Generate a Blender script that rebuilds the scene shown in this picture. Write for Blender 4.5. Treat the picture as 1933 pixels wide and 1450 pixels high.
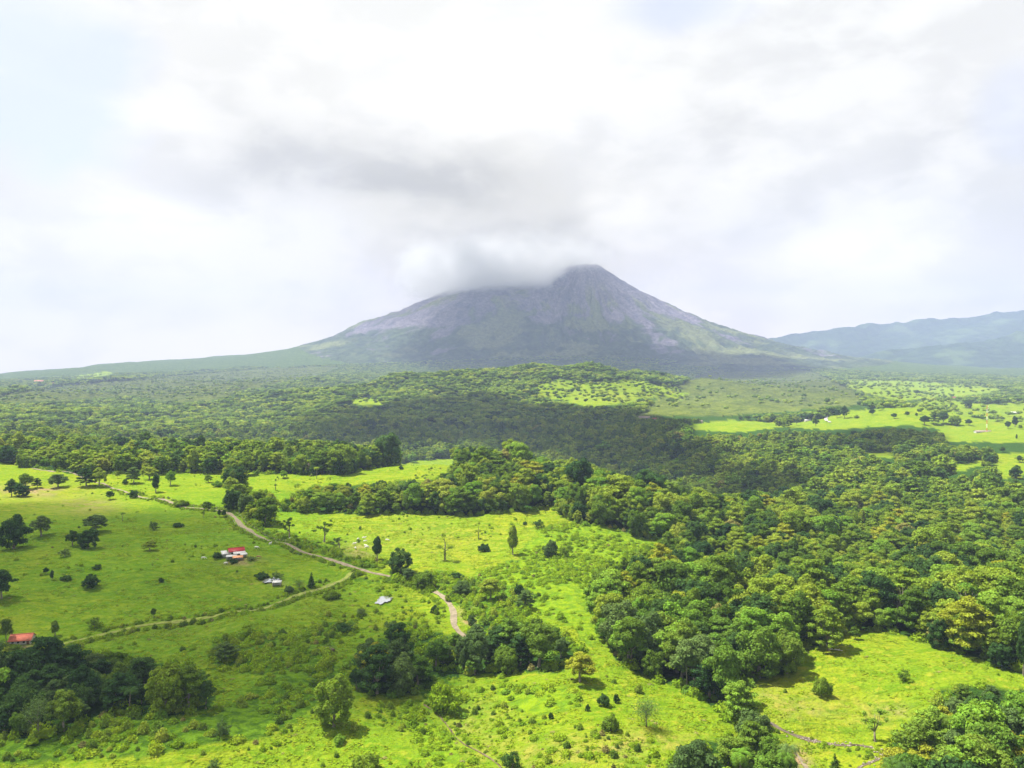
import bpy, math, random
import numpy as np
from mathutils import Vector

random.seed(7)
RNG = np.random.default_rng(7)
for o in list(bpy.data.objects):
    bpy.data.objects.remove(o)
S = bpy.context.scene
COL = S.collection

# ------------------------------------------------------------------ camera
CAM_H = 100.0
FPX, CX, CY, HY = 1488.0, 966.5, 725.0, 702.0
PITCH = math.atan((CY - HY) / FPX)
cam = bpy.data.cameras.new('camera')
cam.sensor_width = 36.0
cam.lens = 36.0 * FPX / 1933.0
cam.clip_start = 1.0
cam.clip_end = 60000.0
cam_o = bpy.data.objects.new('camera', cam)
COL.objects.link(cam_o)
cam_o.location = (0, 0, CAM_H)
cam_o.rotation_euler = (math.pi / 2 - PITCH, 0, 0)
S.camera = cam_o

# ------------------------------------------------------------------ light
SUN_EL = math.radians(62)
SUN_AZ = math.radians(-68)          # measured from +Y towards +X: the sun stands ahead and to the left
SUN_DIR = Vector((math.sin(SUN_AZ) * math.cos(SUN_EL), math.cos(SUN_AZ) * math.cos(SUN_EL), math.sin(SUN_EL)))
sun = bpy.data.lights.new('sun', 'SUN')
sun.energy = 5.0
sun.angle = math.radians(0.6)
sun.color = (1.0, 0.955, 0.87)
sun_o = bpy.data.objects.new('sun', sun)
COL.objects.link(sun_o)
sun_o.rotation_euler = SUN_DIR.to_track_quat('Z', 'Y').to_euler()
sun_o.location = SUN_DIR * 6000

S.view_settings.view_transform = 'Standard'
S.view_settings.look = 'None'
S.view_settings.exposure = 1.55
S.view_settings.gamma = 1.0
S.view_settings.use_curve_mapping = False
EXPO = 2.0 ** S.view_settings.exposure

S.render.engine = 'CYCLES'
cy = S.cycles
cy.use_denoising = True
cy.denoising_prefilter = 'ACCURATE'
cy.max_bounces = 8
cy.diffuse_bounces = 2
cy.glossy_bounces = 2
cy.transmission_bounces = 2
cy.volume_bounces = 8
cy.transparent_max_bounces = 24
cy.sample_clamp_indirect = 4.0
cy.caustics_reflective = False
cy.caustics_refractive = False
cy.volume_step_rate = 1.0
cy.volume_max_steps = 128

# ------------------------------------------------------------------ node helpers
class NT:
    def __init__(self, tree):
        self.t = tree
        tree.nodes.clear()
    def n(self, kind, **kw):
        nd = self.t.nodes.new(kind)
        for k, v in kw.items():
            if k.startswith('i_'):
                key = k[2:]
                key = int(key) if key.isdigit() else key.replace('_', ' ')
                self.set(nd.inputs[key], v)
            else:
                setattr(nd, k, v)
        return nd
    def set(self, sock, v):
        if isinstance(v, bpy.types.NodeSocket):
            self.t.links.new(v, sock)
        elif isinstance(v, bpy.types.Node):
            self.t.links.new(v.outputs[0], sock)
        else:
            sock.default_value = v
    def link(self, a, b):
        self.t.links.new(a, b)
    def math(self, op, a, b=0.0, c=None, clamp=False):
        nd = self.t.nodes.new('ShaderNodeMath')
        nd.operation = op
        nd.use_clamp = clamp
        self.set(nd.inputs[0], a)
        self.set(nd.inputs[1], b)
        if c is not None:
            self.set(nd.inputs[2], c)
        return nd.outputs[0]
    def sstep(self, v, a, b, lo=0.0, hi=1.0):
        nd = self.t.nodes.new('ShaderNodeMapRange')
        nd.interpolation_type = 'SMOOTHSTEP'
        self.set(nd.inputs['Value'], v)
        nd.inputs['From Min'].default_value = a
        nd.inputs['From Max'].default_value = b
        self.set(nd.inputs['To Min'], lo)
        self.set(nd.inputs['To Max'], hi)
        return nd.outputs[0]
    def mix(self, f, a, b):
        nd = self.t.nodes.new('ShaderNodeMix')
        nd.data_type = 'RGBA'
        self.set(nd.inputs[0], f)
        self.set(nd.inputs[6], a)
        self.set(nd.inputs[7], b)
        return nd.outputs[2]
    def noise(self, vec, scale, detail=4.0, rough=0.55, dist=0.0):
        nd = self.t.nodes.new('ShaderNodeTexNoise')
        nd.noise_dimensions = '3D'
        self.set(nd.inputs['Vector'], vec)
        nd.inputs['Scale'].default_value = scale
        nd.inputs['Detail'].default_value = detail
        nd.inputs['Roughness'].default_value = rough
        nd.inputs['Distortion'].default_value = dist
        return nd.outputs[0]
    def ramp(self, f, stops):
        nd = self.t.nodes.new('ShaderNodeValToRGB')
        cr = nd.color_ramp
        while len(cr.elements) < len(stops):
            cr.elements.new(0.5)
        for e, (p, c) in zip(cr.elements, stops):
            e.position = p
            e.color = (c[0], c[1], c[2], 1)
        self.set(nd.inputs[0], f)
        return nd.outputs[0]
    def attr(self, name):
        nd = self.t.nodes.new('ShaderNodeAttribute')
        nd.attribute_name = name
        return nd

def c4(c):
    return (c[0], c[1], c[2], 1.0)

def px_dir(px, py):
    x = (px - CX) / FPX
    y = -(py - CY) / FPX
    d = Vector((x, math.cos(PITCH) + y * math.sin(PITCH), y * math.cos(PITCH) - math.sin(PITCH)))
    return d.normalized()

# ------------------------------------------------------------------ sky: physical sky behind a broken cloud layer
w = bpy.data.worlds.new('World')
S.world = w
w.use_nodes = True
N = NT(w.node_tree)
sky = N.n('ShaderNodeTexSky', sky_type='NISHITA', sun_disc=False, sun_elevation=SUN_EL, sun_rotation=SUN_AZ,
          altitude=600.0, air_density=1.0, dust_density=1.5, ozone_density=1.0)
tc = N.n('ShaderNodeTexCoord')
vec = tc.outputs['Generated']
mp = N.n('ShaderNodeMapping', i_Vector=vec)
mp.inputs['Scale'].default_value = (1.0, 1.0, 2.1)
mv = mp.outputs[0]
n1 = N.noise(mv, 2.6, 7.0, 0.5, 0.25)
n2 = N.noise(mv, 7.5, 5.0, 0.5, 0.35)
n3 = N.noise(mv, 16.0, 6.0, 0.6, 0.5)
SKY_W = 1.0 / EXPO * 10.0         # x 0.1 background strength
base = N.math('ADD', N.math('MULTIPLY', n1, 0.30), N.math('MULTIPLY', n2, 0.34))
base = N.math('ADD', base, N.math('MULTIPLY', n3, 0.17))
lum = N.sstep(base, 0.36, 0.45, 0.88, 1.02)
warp = N.math('MULTIPLY', N.math('SUBTRACT', n2, 0.5), 0.05)
def spot(px, py, wx, wy, amt):
    """a cloud (or a gap) that stands in this part of the sky, wx by wy radians"""
    global lum
    d = px_dir(px, py)
    az0 = math.atan2(d.x, d.y)
    el0 = math.asin(d.z)
    sp = SEP
    a = N.math('DIVIDE', N.math('SUBTRACT', AZ, az0), wx)
    e = N.math('DIVIDE', N.math('SUBTRACT', EL, el0), wy)
    r = N.math('ADD', N.math('POWER', a, 2.0), N.math('POWER', e, 2.0))
    r = N.math('ADD', r, N.math('MULTIPLY', N.math('SUBTRACT', n2, 0.5), 2.6))
    r = N.math('ADD', r, N.math('MULTIPLY', N.math('SUBTRACT', n1, 0.5), 1.6))
    return N.math('MULTIPLY', N.sstep(r, 1.5, -0.1), amt * (1.0 if amt < 0 else 1))
sp_ = N.n('ShaderNodeSeparateXYZ', i_0=vec)
SEP = sp_
AZ = N.math('ARCTAN2', sp_.outputs[0], sp_.outputs[1])
EL = N.math('ARCSINE', sp_.outputs[2])
for (px, py, wx, wy, amt) in [
        (640, 325, .21, .070, -.20), (500, 200, .09, .08, -.07), (780, 350, .11, .040, -.09),
        (1030, 455, .10, .030, -.12),
        (1880, 330, .12, .08, -.13), (1480, 400, .13, .045, -.10), (1250, 280, .14, .06, -.05),
        (330, 585, .10, .018, -.09), (90, 560, .12, .02, -.06), (1880, 520, .10, .06, -.10),
        (1650, 600, .25, .02, -.10), (1600, 200, .15, .08, -.05),
        (740, 90, .30, .12, .14), (300, 350, .12, .10, .08), (1180, 400, .05, .05, .10), (1650, 470, .14, .04, .12),
        (1150, 560, .10, .04, .04), (1350, 600, .13, .03, .10)]:
    lum = N.math('ADD', lum, spot(px, py, wx, wy, amt))
lum = N.math('MINIMUM', lum, 1.10)
# brighter veil low over the horizon, all the way round
lowb = N.sstep(EL, 0.30, 0.02, 0.0, 1.0)
lum_h = N.math('MULTIPLY', lum, N.math('ADD', 1.0, N.math('MULTIPLY', lowb, 0.0)))
cloud = N.n('ShaderNodeVectorMath', operation='SCALE')
tint = N.ramp(N.math('MULTIPLY', EL, 2.0), [(0.0, (.81, .68, .53)), (.07, (.80, .675, .53)), (.34, (.62, .582, .50)), (.9, (.525, .515, .48))])
tsc = N.n('ShaderNodeVectorMath', operation='SCALE')
N.set(tsc.inputs[0], tint); tsc.inputs['Scale'].default_value = SKY_W * 2.0
N.set(cloud.inputs[0], tsc.outputs[0])
N.set(cloud.inputs['Scale'], lum_h)
hole = N.math('ADD', spot(70, 110, .11, .10, 1.0), N.math('ADD', spot(1290, 10, .10, .03, .8), spot(1930, 215, .05, .05, .35)))
hole = N.math('MINIMUM', hole, 0.8)
hz = N.n('ShaderNodeVectorMath', operation='MULTIPLY_ADD')
N.set(hz.inputs[0], sky.outputs[0])
hz.inputs[1].default_value = (.3, .3, .3)
hz.inputs[2].default_value = (.66 * SKY_W, .64 * SKY_W, .74 * SKY_W)
col = N.mix(hole, cloud.outputs[0], hz.outputs[0])
bg = N.n('ShaderNodeBackground', i_Color=col)
bg.inputs['Strength'].default_value = 0.1
out = N.n('ShaderNodeOutputWorld')
N.link(bg.outputs[0], out.inputs['Surface'])

# ------------------------------------------------------------------ numeric helpers
def _hash(ix, iy, seed):
    h = (ix.astype(np.int64) * 374761393 + iy.astype(np.int64) * 668265263 + seed * 982451653) & 0xffffffff
    h = ((h ^ (h >> 13)) * 1274126177) & 0xffffffff
    h = h ^ (h >> 16)
    return (h & 0xffffff) / float(0xffffff)

def vnoise(x, y, seed=0):
    ix, iy = np.floor(x), np.floor(y)
    fx, fy = x - ix, y - iy
    fx = fx * fx * fx * (fx * (fx * 6 - 15) + 10)
    fy = fy * fy * fy * (fy * (fy * 6 - 15) + 10)
    a = _hash(ix, iy, seed); b = _hash(ix + 1, iy, seed)
    c = _hash(ix, iy + 1, seed); d = _hash(ix + 1, iy + 1, seed)
    return (a * (1 - fx) + b * fx) * (1 - fy) + (c * (1 - fx) + d * fx) * fy - 0.5

def fbm(x, y, octv=4, seed=0, gain=0.5):
    s = 0.0; a = 1.0
    for k in range(octv):
        s = s + a * vnoise(x, y, seed + k * 17)
        x = x * 2.03 + 11.3; y = y * 2.03 - 7.1
        a *= gain
    return s

def smooth(v, a, b):
    t = np.clip((v - a) / (b - a), 0, 1)
    return t * t * (3 - 2 * t)

# ------------------------------------------------------------------ terrain
TU = np.array([-600, 0, 300, 600, 900, 1100, 1300, 1600, 1933, 2500], float)
TY = [60, 150, 190, 230, 270, 310, 370, 450, 560, 640, 700, 800, 900, 1000, 1200, 1400, 1700, 2000, 2400, 2900, 3600, 4600, 7000, 20000]
TZ = np.array([
    [-2, -4, -4, -4, -4, -4, -5, -6, -5, -4],
    [-2, -2, -2, -3, -4, -3, -4, -7, -3, 0],
    [-1, 0, 0, -4, -4, 0, -3, -6, 2, 4],
    [2, 2, 2, 0, -7, 0, -1, -5, 3, 6],
    [0, -4, -6, -2, -3, 3, -4, 3, 5, 7],
    [3, 2, 0, 2, -4, -1, -9, 5, 4, 5],
    [4, 4, 4, 2, 0, 3, -7, -9, -8, -4],
    [6, 6, 6, 6, 4, 7, -3, -12, -11, -8],
    [8, 8, 7, 8, 11, 12, 2, -16, -11, -5],
    [11, 9, 9, 11, 18, 13, -25, -18, -9, -2],
    [12, 10, 10, 15, 22, 0, -48, -15, -7, 0],
    [13, 11, 11, 17, 2, -50, -55, -8, -4, 2],
    [6, 6, 6, 8, -50, -66, -45, -3, 0, 5],
    [-2, 0, 0, -8, -66, -68, -32, 0, 4, 8],
    [-15, -15, -25, -42, -64, -52, -12, 3, 8, 10],
    [-10, -15, -25, -45, -46, -30, -2, 6, 9, 10],
    [0, -5, -14, -16, -10, 0, 6, 8, 9, 10],
    [5, 0, -5, 5, 17, 22, 12, 8, 9, 10],
    [0, 5, 5, 52, 88, 116, 52, 12, 12, 12],
    [2, 8, 14, 48, 50, 58, 96, 28, 18, 16],
    [18, 26, 34, 48, 30, 30, 44, 38, 30, 25],
    [25, 32, 60, 60, 30, 30, 50, 62, 62, 50],
    [-5, -5, 60, 80, 40, 40, 60, 90, 80, 70],
    [-40, -40, -20, 20, 60, 60, 60, 60, 60, 60]], float)
gu = np.linspace(-600, 2500, 311)
gl = np.linspace(math.log(60), math.log(20000), 300)
_t = np.array([np.interp(gu, TU, row) for row in TZ])
GRID = np.array([np.interp(gl, np.log(TY), _t[:, j]) for j in range(len(gu))]).T
def _blur(a, k, axis):
    ker = np.exp(-0.5 * (np.arange(-3 * k, 3 * k + 1) / k) ** 2); ker /= ker.sum()
    pad = [(0, 0), (0, 0)]; pad[axis] = (3 * k, 3 * k)
    a = np.pad(a, pad, mode='edge')
    return np.apply_along_axis(lambda m: np.convolve(m, ker, mode='valid'), axis, a)
GRID = _blur(_blur(GRID, 3, 0), 6, 1)

VX, VY = (1105 - CX) / FPX * 7500.0, 7500.0
VS = 7500.0 / FPX
RR = [0, 30, 55, 100, 150, 205, 245, 275, 345, 405, 465, 505, 545, 605, 705, 805, 905, 1105, 1500]
HL = [203, 201, 190, 178, 172, 165, 154, 145, 113, 91, 67, 54, 43, 34, 23, 17, 6, -12, -30]
RH = [0, 22, 45, 95, 175, 235, 295, 375, 455, 595, 795, 1500]
HR = [203, 200, 189, 157, 117, 90, 70, 47, 30, 13, 2, -10]
RF_ = [0, 30, 45, 100, 150, 200, 300, 400, 500, 700, 1500]
HF = [203, 195, 183, 132, 98, 72, 37, 13, 1, -12, -40]

def volcano_h(x, y, detail=True):
    dx, dy = x - VX, y - VY
    r = np.hypot(dx, dy) / VS
    ph = np.arctan2(dy, dx)
    c = np.cos(ph)
    wl = np.where(c < 0, np.abs(c) ** (1.5 + 2.5 * smooth(r, 230, 480)), 0); wr = np.where(c > 0, np.abs(c) ** 3, 0)
    wf = 1 - wl - wr
    h = wl * np.interp(r, RR, HL) + wr * np.interp(r, RH, HR) + wf * np.interp(r, RF_, HF)
    if detail:
        env = smooth(r, 15, 130) * (1 - smooth(r, 260, 520) * .8)
        ph = ph + fbm(dx / 700, dy / 700, 3, 89) * .30
        px_, py_ = np.cos(ph) * 9, np.sin(ph) * 9
        g = np.abs(fbm(px_ * 2.4 + r * .004, py_ * 2.4, 3, 3)) * -1.6 + fbm(px_ * 5, py_ * 5 + r * .02, 3, 9) * .6
        h = h + env * g * 6.5 + smooth(r, 5, 80) * fbm(dx / 420, dy / 420, 4, 21) * 9 + smooth(r, 3, 25) * fbm(dx / 110, dy / 110, 4, 25) * 3.5
    return CAM_H + h * VS, r

def terrain(x, y):
    x = np.asarray(x, float); y = np.asarray(y, float)
    R = np.hypot(x, y) + 1e-6
    az = np.arctan2(x, y)
    azc = np.clip(az, -math.radians(46), math.radians(46))
    u = CX + FPX * np.tan(azc)
    d = np.clip(R * np.cos(azc), 61, 19900)
    fu = np.clip((u - gu[0]) / (gu[1] - gu[0]), 0, len(gu) - 1.001)
    fl = np.clip((np.log(d) - gl[0]) / (gl[1] - gl[0]), 0, len(gl) - 1.001)
    iu, il = fu.astype(int), fl.astype(int)
    tu, tl = fu - iu, fl - il
    z = (GRID[il, iu] * (1 - tu) + GRID[il, iu + 1] * tu) * (1 - tl) + (GRID[il + 1, iu] * (1 - tu) + GRID[il + 1, iu + 1] * tu) * tl
    back = smooth(np.abs(az), math.radians(60), math.radians(120))
    z = z * (1 - back)
    k = smooth(R, 700, 1600)
    z = z + fbm(x / 85, y / 85, 3, 41) * 5.0 + fbm(x / 26, y / 26, 2, 43) * 2.2 + k * (fbm(x / 260, y / 260, 4, 45) * 26)
    kk = smooth(R, 1500, 2300) * (1 - smooth(R, 4200, 5200)) * (1 - smooth(u, 1250, 1450))
    z = z + kk * (fbm(x / 430 + 3.7, y / 430, 3, 49) * 62)
    v, r = volcano_h(x, y, False)
    v = v + smooth(r, 500, 700) * fbm(x / 300, y / 300, 4, 47) * 26
    m = 30.0
    q = np.clip((v - z) / (2 * m) + .5, 0, 1)
    z = z * (1 - q) + v * q + m * q * (1 - q)
    return z

def project(x, y, z):
    c, s = math.cos(PITCH), math.sin(PITCH)
    zz = z - CAM_H
    dep = y * c - zz * s
    up = y * s + zz * c
    dep = np.maximum(dep, 1.0)
    return CX + FPX * x / dep, CY - FPX * up / dep

_ts = np.exp(np.linspace(math.log(90), math.log(19000), 2600))
def at(px, py, first=True):
    """the point of the terrain seen at this place of the photograph"""
    d = px_dir(px, py)
    X, Y, Z = d.x * _ts, d.y * _ts, CAM_H + d.z * _ts
    g = terrain(X, Y)
    b = np.nonzero(Z < g)[0]
    i = b[0] if len(b) else len(_ts) - 1
    if i == 0:
        t = _ts[0]
    else:
        a0, a1 = Z[i - 1] - g[i - 1], Z[i] - g[i]
        t = _ts[i - 1] + (_ts[i] - _ts[i - 1]) * (a0 / (a0 - a1 + 1e-9))
    x, y = d.x * t, d.y * t
    return np.array([x, y, float(terrain(x, y))])

# ------------------------------------------------------------------ land cover, surveyed from the photograph
FOREST, PASTURE, WEEDY, THICKET, LOWBUSH, SHRUBS = 0, 1, 2, 3, 4, 5
LAND = [
    (LOWBUSH, [(-600, 742), (0, 745), (150, 727), (300, 712), (520, 694), (640, 692), (600, 708), (470, 735), (400, 757), (330, 760), (250, 748), (100, 758), (-600, 775)]),
    (LOWBUSH, [(1195, 786), (1235, 760), (1290, 722), (1340, 700), (1390, 690), (1470, 690), (1530, 700), (1580, 722), (1640, 757), (1600, 768), (1500, 776), (1350, 786)]),
    (PASTURE, [(1010, 728), (1060, 716), (1120, 724), (1190, 716), (1250, 728), (1300, 742), (1285, 756), (1240, 750), (1180, 762), (1110, 768), (1060, 757), (1020, 748)]),
    (PASTURE, [(1590, 716), (1700, 718), (1830, 726), (1900, 735), (1840, 748), (1760, 754), (1690, 756), (1640, 745), (1600, 733)]),
    (PASTURE, [(1290, 803), (1380, 792), (1480, 800), (1545, 792), (1600, 777), (1700, 768), (1760, 752), (1850, 762), (1933, 760), (2400, 750), (2400, 842), (1933, 836), (1860, 836), (1790, 834), (1765, 808), (1700, 803), (1620, 808), (1560, 812), (1480, 806), (1400, 816), (1310, 812)]),
    (PASTURE, [(1615, 850), (1690, 855), (1700, 864), (1650, 862)]),
    (PASTURE, [(1872, 856), (2300, 850), (2300, 905), (1933, 900), (1885, 905), (1880, 880)]),
    (WEEDY, [(1760, 888), (1850, 868), (1865, 878), (1790, 895)]),
    (PASTURE, [(640, 756), (700, 750), (740, 762), (700, 768)]),
    (PASTURE, [(590, 778), (650, 778), (640, 783), (600, 783)]),
    (PASTURE, [(130, 711), (200, 702), (222, 704), (162, 716)]),
    (PASTURE, [(-600, 850), (0, 872), (130, 895), (430, 892), (640, 897), (700, 887), (800, 869), (866, 864), (872, 876), (832, 907), (900, 962),
               (1000, 964), (1040, 957), (1085, 987), (1170, 1005), (1235, 1017), (1270, 1037), (1180, 1052), (1120, 1082), (1112, 1130), (1140, 1200),
               (1170, 1262), (1250, 1290), (1330, 1325), (1400, 1372), (1430, 1420), (1500, 1420), (1560, 1460), (1560, 1900), (-600, 1900)]),
    (WEEDY, [(-600, 1200), (130, 1212), (340, 1175), (520, 1142), (650, 1100), (700, 1090), (800, 1110), (860, 1160), (880, 1250), (1000, 1270), (1090, 1260),
             (1250, 1290), (1400, 1372), (1430, 1420), (1400, 1900), (-600, 1900)]),
    (FOREST, [(528, 965), (525, 948), (560, 934), (590, 920), (640, 913), (700, 914), (800, 910), (838, 900), (862, 880), (868, 862), (1000, 870), (1005, 964), (900, 974), (760, 972), (640, 968)]),
    (FOREST, [(430, 968), (430, 900), (450, 888), (470, 928), (505, 933), (522, 955), (522, 993), (480, 997), (455, 975)]),
    (FOREST, [(-600, 1190), (-40, 1215), (0, 1222), (130, 1222), (260, 1240), (390, 1268), (405, 1310), (390, 1340), (280, 1359), (190, 1347), (150, 1372), (90, 1394), (0, 1394), (-600, 1400)]),
    (FOREST, [(650, 1255), (700, 1215), (770, 1190), (880, 1203), (900, 1178), (1000, 1163), (1075, 1198), (1092, 1230), (1062, 1264), (900, 1274), (830, 1277), (780, 1314), (700, 1317), (655, 1295)]),
    (FOREST, [(1265, 1470), (1285, 1412), (1330, 1398), (1420, 1400), (1480, 1412), (1500, 1440), (1500, 1900), (1265, 1900)]),
    (THICKET, [(1000, 1010), (1060, 987), (1110, 992), (1180, 1005), (1240, 1022), (1240, 1037), (1180, 1052), (1120, 1082), (1112, 1130), (1140, 1200), (1120, 1225), (1080, 1180), (1010, 1155), (930, 1122), (900, 1085), (980, 1052)]),
    (SHRUBS, [(-600, 1394), (90, 1394), (190, 1352), (280, 1362), (400, 1345), (520, 1272), (620, 1232), (655, 1300), (600, 1325), (560, 1360), (500, 1392), (250, 1430), (0, 1440), (-600, 1460)]),
    (THICKET, [(750, 1325), (805, 1342), (850, 1398), (872, 1460), (815, 1470), (775, 1400)]),
    (SHRUBS, [(790, 1290), (850, 1282), (880, 1320), (850, 1345), (800, 1330)]),
    (THICKET, [(945, 1292), (1100, 1296), (1095, 1335), (1010, 1352), (950, 1325)]),
    (SHRUBS, [(655, 1095), (750, 1092), (850, 1078), (1000, 1115), (1000, 1162), (900, 1175), (870, 1148), (820, 1112), (740, 1100)]),
    (SHRUBS, [(400, 1205), (480, 1190), (560, 1200), (640, 1212), (620, 1232), (500, 1272), (400, 1266)]),
    (SHRUBS, [(560, 1180), (660, 1178), (668, 1198), (600, 1205)]),
    (SHRUBS, [(500, 1000), (560, 1012), (660, 1055), (740, 1062), (700, 1078), (610, 1050), (530, 1025)]),
    (PASTURE, [(1406, 1302), (1430, 1280), (1500, 1266), (1518, 1226), (1560, 1216), (1640, 1190), (1700, 1197), (1790, 1230), (1900, 1260), (1960, 1282), (2300, 1330), (2300, 1345), (1960, 1312), (1850, 1294), (1778, 1305), (1757, 1345), (1690, 1397), (1668, 1445), (1640, 1500), (1560, 1500), (1500, 1432), (1440, 1362)]),
    (FOREST, [(1662, 1420), (1690, 1396), (1757, 1347), (1776, 1308), (1850, 1297), (1933, 1304), (2300, 1340), (2300, 1900), (1640, 1900), (1650, 1480)]),
]
CELL = 2.0
LW, LH = int(3100 / CELL), int(1300 / CELL)
LX0, LY0 = -600.0, 650.0
cls_map = np.zeros((LH, LW), np.int8)
def poly_mask(X, Y, poly):
    inside = np.zeros(X.shape, bool)
    n = len(poly)
    j = n - 1
    for i in range(n):
        xi, yi = poly[i]; xj, yj = poly[j]
        c = ((yi > Y) != (yj > Y))
        if yj != yi:
            inside ^= c & (X < (xj - xi) * (Y - yi) / (yj - yi) + xi)
        j = i
    return inside
_yy, _xx = np.mgrid[0:LH, 0:LW]
_px = LX0 + (_xx + .5) * CELL; _py = LY0 + (_yy + .5) * CELL
for c, poly in LAND:
    xs = [p[0] for p in poly]; ys = [p[1] for p in poly]
    i0, i1 = max(int((min(ys) - LY0) / CELL) - 1, 0), min(int((max(ys) - LY0) / CELL) + 2, LH)
    j0, j1 = max(int((min(xs) - LX0) / CELL) - 1, 0), min(int((max(xs) - LX0) / CELL) + 2, LW)
    m = poly_mask(_px[i0:i1, j0:j1], _py[i0:i1, j0:j1], poly)
    cls_map[i0:i1, j0:j1][m] = c

def land_px(px, py):
    j = np.clip(((px - LX0) / CELL).astype(int), 0, LW - 1)
    i = np.clip(((py - LY0) / CELL).astype(int), 0, LH - 1)
    return cls_map[i, j]

def land(x, y, h=0.0, wob=True):
    z = terrain(x, y) + h
    px, py = project(x, y, z)
    if wob:
        d = np.hypot(x, y)
        a = np.clip(9000 / np.maximum(d, 100), 1, 16)
        px = px + fbm(x / 14, y / 14, 2, 61) * a * 1.3
        py = py + fbm(x / 14, y / 14, 2, 63) * a * .45
    return land_px(px, py)

# ------------------------------------------------------------------ mesh / object helpers
def mesh_from(name, verts, faces, mats=(), smooth_shade=False):
    me = bpy.data.meshes.new(name)
    verts = np.asarray(verts, np.float32)
    if not isinstance(faces, np.ndarray) and len({len(f) for f in faces}) == 1:
        faces = np.array([list(f) for f in faces])
    if isinstance(faces, np.ndarray):
        k = faces.shape[1]
        me.vertices.add(len(verts)); me.vertices.foreach_set('co', verts.ravel())
        me.loops.add(faces.size); me.loops.foreach_set('vertex_index', faces.ravel().astype(np.int32))
        me.polygons.add(len(faces))
        me.polygons.foreach_set('loop_start', np.arange(0, faces.size, k, dtype=np.int32))
        me.update(calc_edges=True)
    else:
        me.from_pydata([tuple(p) for p in verts.tolist()], [], [list(f) for f in faces])
    for m in mats:
        me.materials.append(m)
    if smooth_shade:
        me.polygons.foreach_set('use_smooth', np.ones(len(me.polygons), bool))
    me.update()
    return me

def tag(o, label=None, cat=None, group=None, kind=None):
    if label: o['label'] = label
    if cat: o['category'] = cat
    if group: o['group'] = group
    if kind: o['kind'] = kind
    return o

def add(name, me, parent=None, loc=None, rot=None, scale=None):
    o = bpy.data.objects.new(name, me)
    COL.objects.link(o)
    if parent is not None: o.parent = parent
    if loc is not None: o.location = loc
    if rot is not None: o.rotation_euler = rot
    if scale is not None: o.scale = scale
    return o

class MB:
    """collects simple solids as one mesh"""
    def __init__(self): self.v = []; self.f = []
    def box(self, c, s, rz=0.0):
        b = len(self.v); ca, sa = math.cos(rz), math.sin(rz)
        for dz in (-.5, .5):
            for dx, dy in ((-.5, -.5), (.5, -.5), (.5, .5), (-.5, .5)):
                x, y = dx * s[0], dy * s[1]
                self.v.append((c[0] + x * ca - y * sa, c[1] + x * sa + y * ca, c[2] + dz * s[2]))
        for q in ((3, 2, 1, 0), (4, 5, 6, 7), (0, 1, 5, 4), (1, 2, 6, 5), (2, 3, 7, 6), (3, 0, 4, 7)):
            self.f.append([b + k for k in q])
        return self
    def prism(self, poly, z0, z1):
        b = len(self.v); n = len(poly)
        for p in poly: self.v.append((p[0], p[1], z0))
        for p in poly: self.v.append((p[0], p[1], z1))
        self.f.append([b + k for k in reversed(range(n))]); self.f.append([b + n + k for k in range(n)])
        for k in range(n):
            self.f.append([b + k, b + (k + 1) % n, b + n + (k + 1) % n, b + n + k])
        return self
    def slab(self, a, b_, c, d, t):
        """a thick sheet over four corners"""
        b = len(self.v)
        for p in (a, b_, c, d): self.v.append((p[0], p[1], p[2] - t))
        for p in (a, b_, c, d): self.v.append(tuple(p))
        for q in ((3, 2, 1, 0), (4, 5, 6, 7), (0, 1, 5, 4), (1, 2, 6, 5), (2, 3, 7, 6), (3, 0, 4, 7)):
            self.f.append([b + k for k in q])
        return self
    def tube(self, pts, rad, n=6, cap=True):
        pts = [Vector(p) for p in pts]
        if not hasattr(rad, '__len__'): rad = [rad] * len(pts)
        rings = []
        for i, p in enumerate(pts):
            t = (pts[min(i + 1, len(pts) - 1)] - pts[max(i - 1, 0)]).normalized()
            u = t.cross(Vector((0, 0, 1)))
            if u.length < .1: u = t.cross(Vector((1, 0, 0)))
            u.normalize(); v = t.cross(u)
            ring = []
            for k in range(n):
                a = 2 * math.pi * k / n
                q = p + (u * math.cos(a) + v * math.sin(a)) * rad[i]
                ring.append(len(self.v)); self.v.append(tuple(q))
            rings.append(ring)
        for i in range(len(rings) - 1):
            for k in range(n):
                self.f.append([rings[i][k], rings[i][(k + 1) % n], rings[i + 1][(k + 1) % n], rings[i + 1][k]])
        if cap:
            self.f.append(rings[0][::-1]); self.f.append(rings[-1])
        return self
    def build(self, name, mat, parent=None, loc=None, rot=None, smooth_shade=False):
        me = mesh_from(name, self.v, self.f, [mat], smooth_shade)
        return add(name, me, parent, loc, rot)

# ------------------------------------------------------------------ materials
def new_mat(name):
    m = bpy.data.materials.new(name)
    m.use_nodes = True
    return m, NT(m.node_tree)

def simple_mat(name, col, rough=.8, var=.15, scale=3.0, bump=0.0, metallic=0.0, spec=.3):
    m, t = new_mat(name)
    tcn = t.n('ShaderNodeTexCoord')
    n = t.noise(tcn.outputs['Object'], scale, 5.0, .6)
    c = t.mix(t.sstep(n, .3, .7), c4([v * (1 - var) for v in col]), c4([min(v * (1 + var), .95) for v in col]))
    b = t.n('ShaderNodeBsdfPrincipled', i_Base_Color=c, i_Roughness=rough, i_Metallic=metallic)
    b.inputs['Specular IOR Level'].default_value = spec
    if bump:
        bn = t.n('ShaderNodeBump', i_Height=n, i_Distance=bump, i_Strength=1.0)
        t.link(bn.outputs[0], b.inputs['Normal'])
    o = t.n('ShaderNodeOutputMaterial'); t.link(b.outputs[0], o.inputs[0])
    return m

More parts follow.
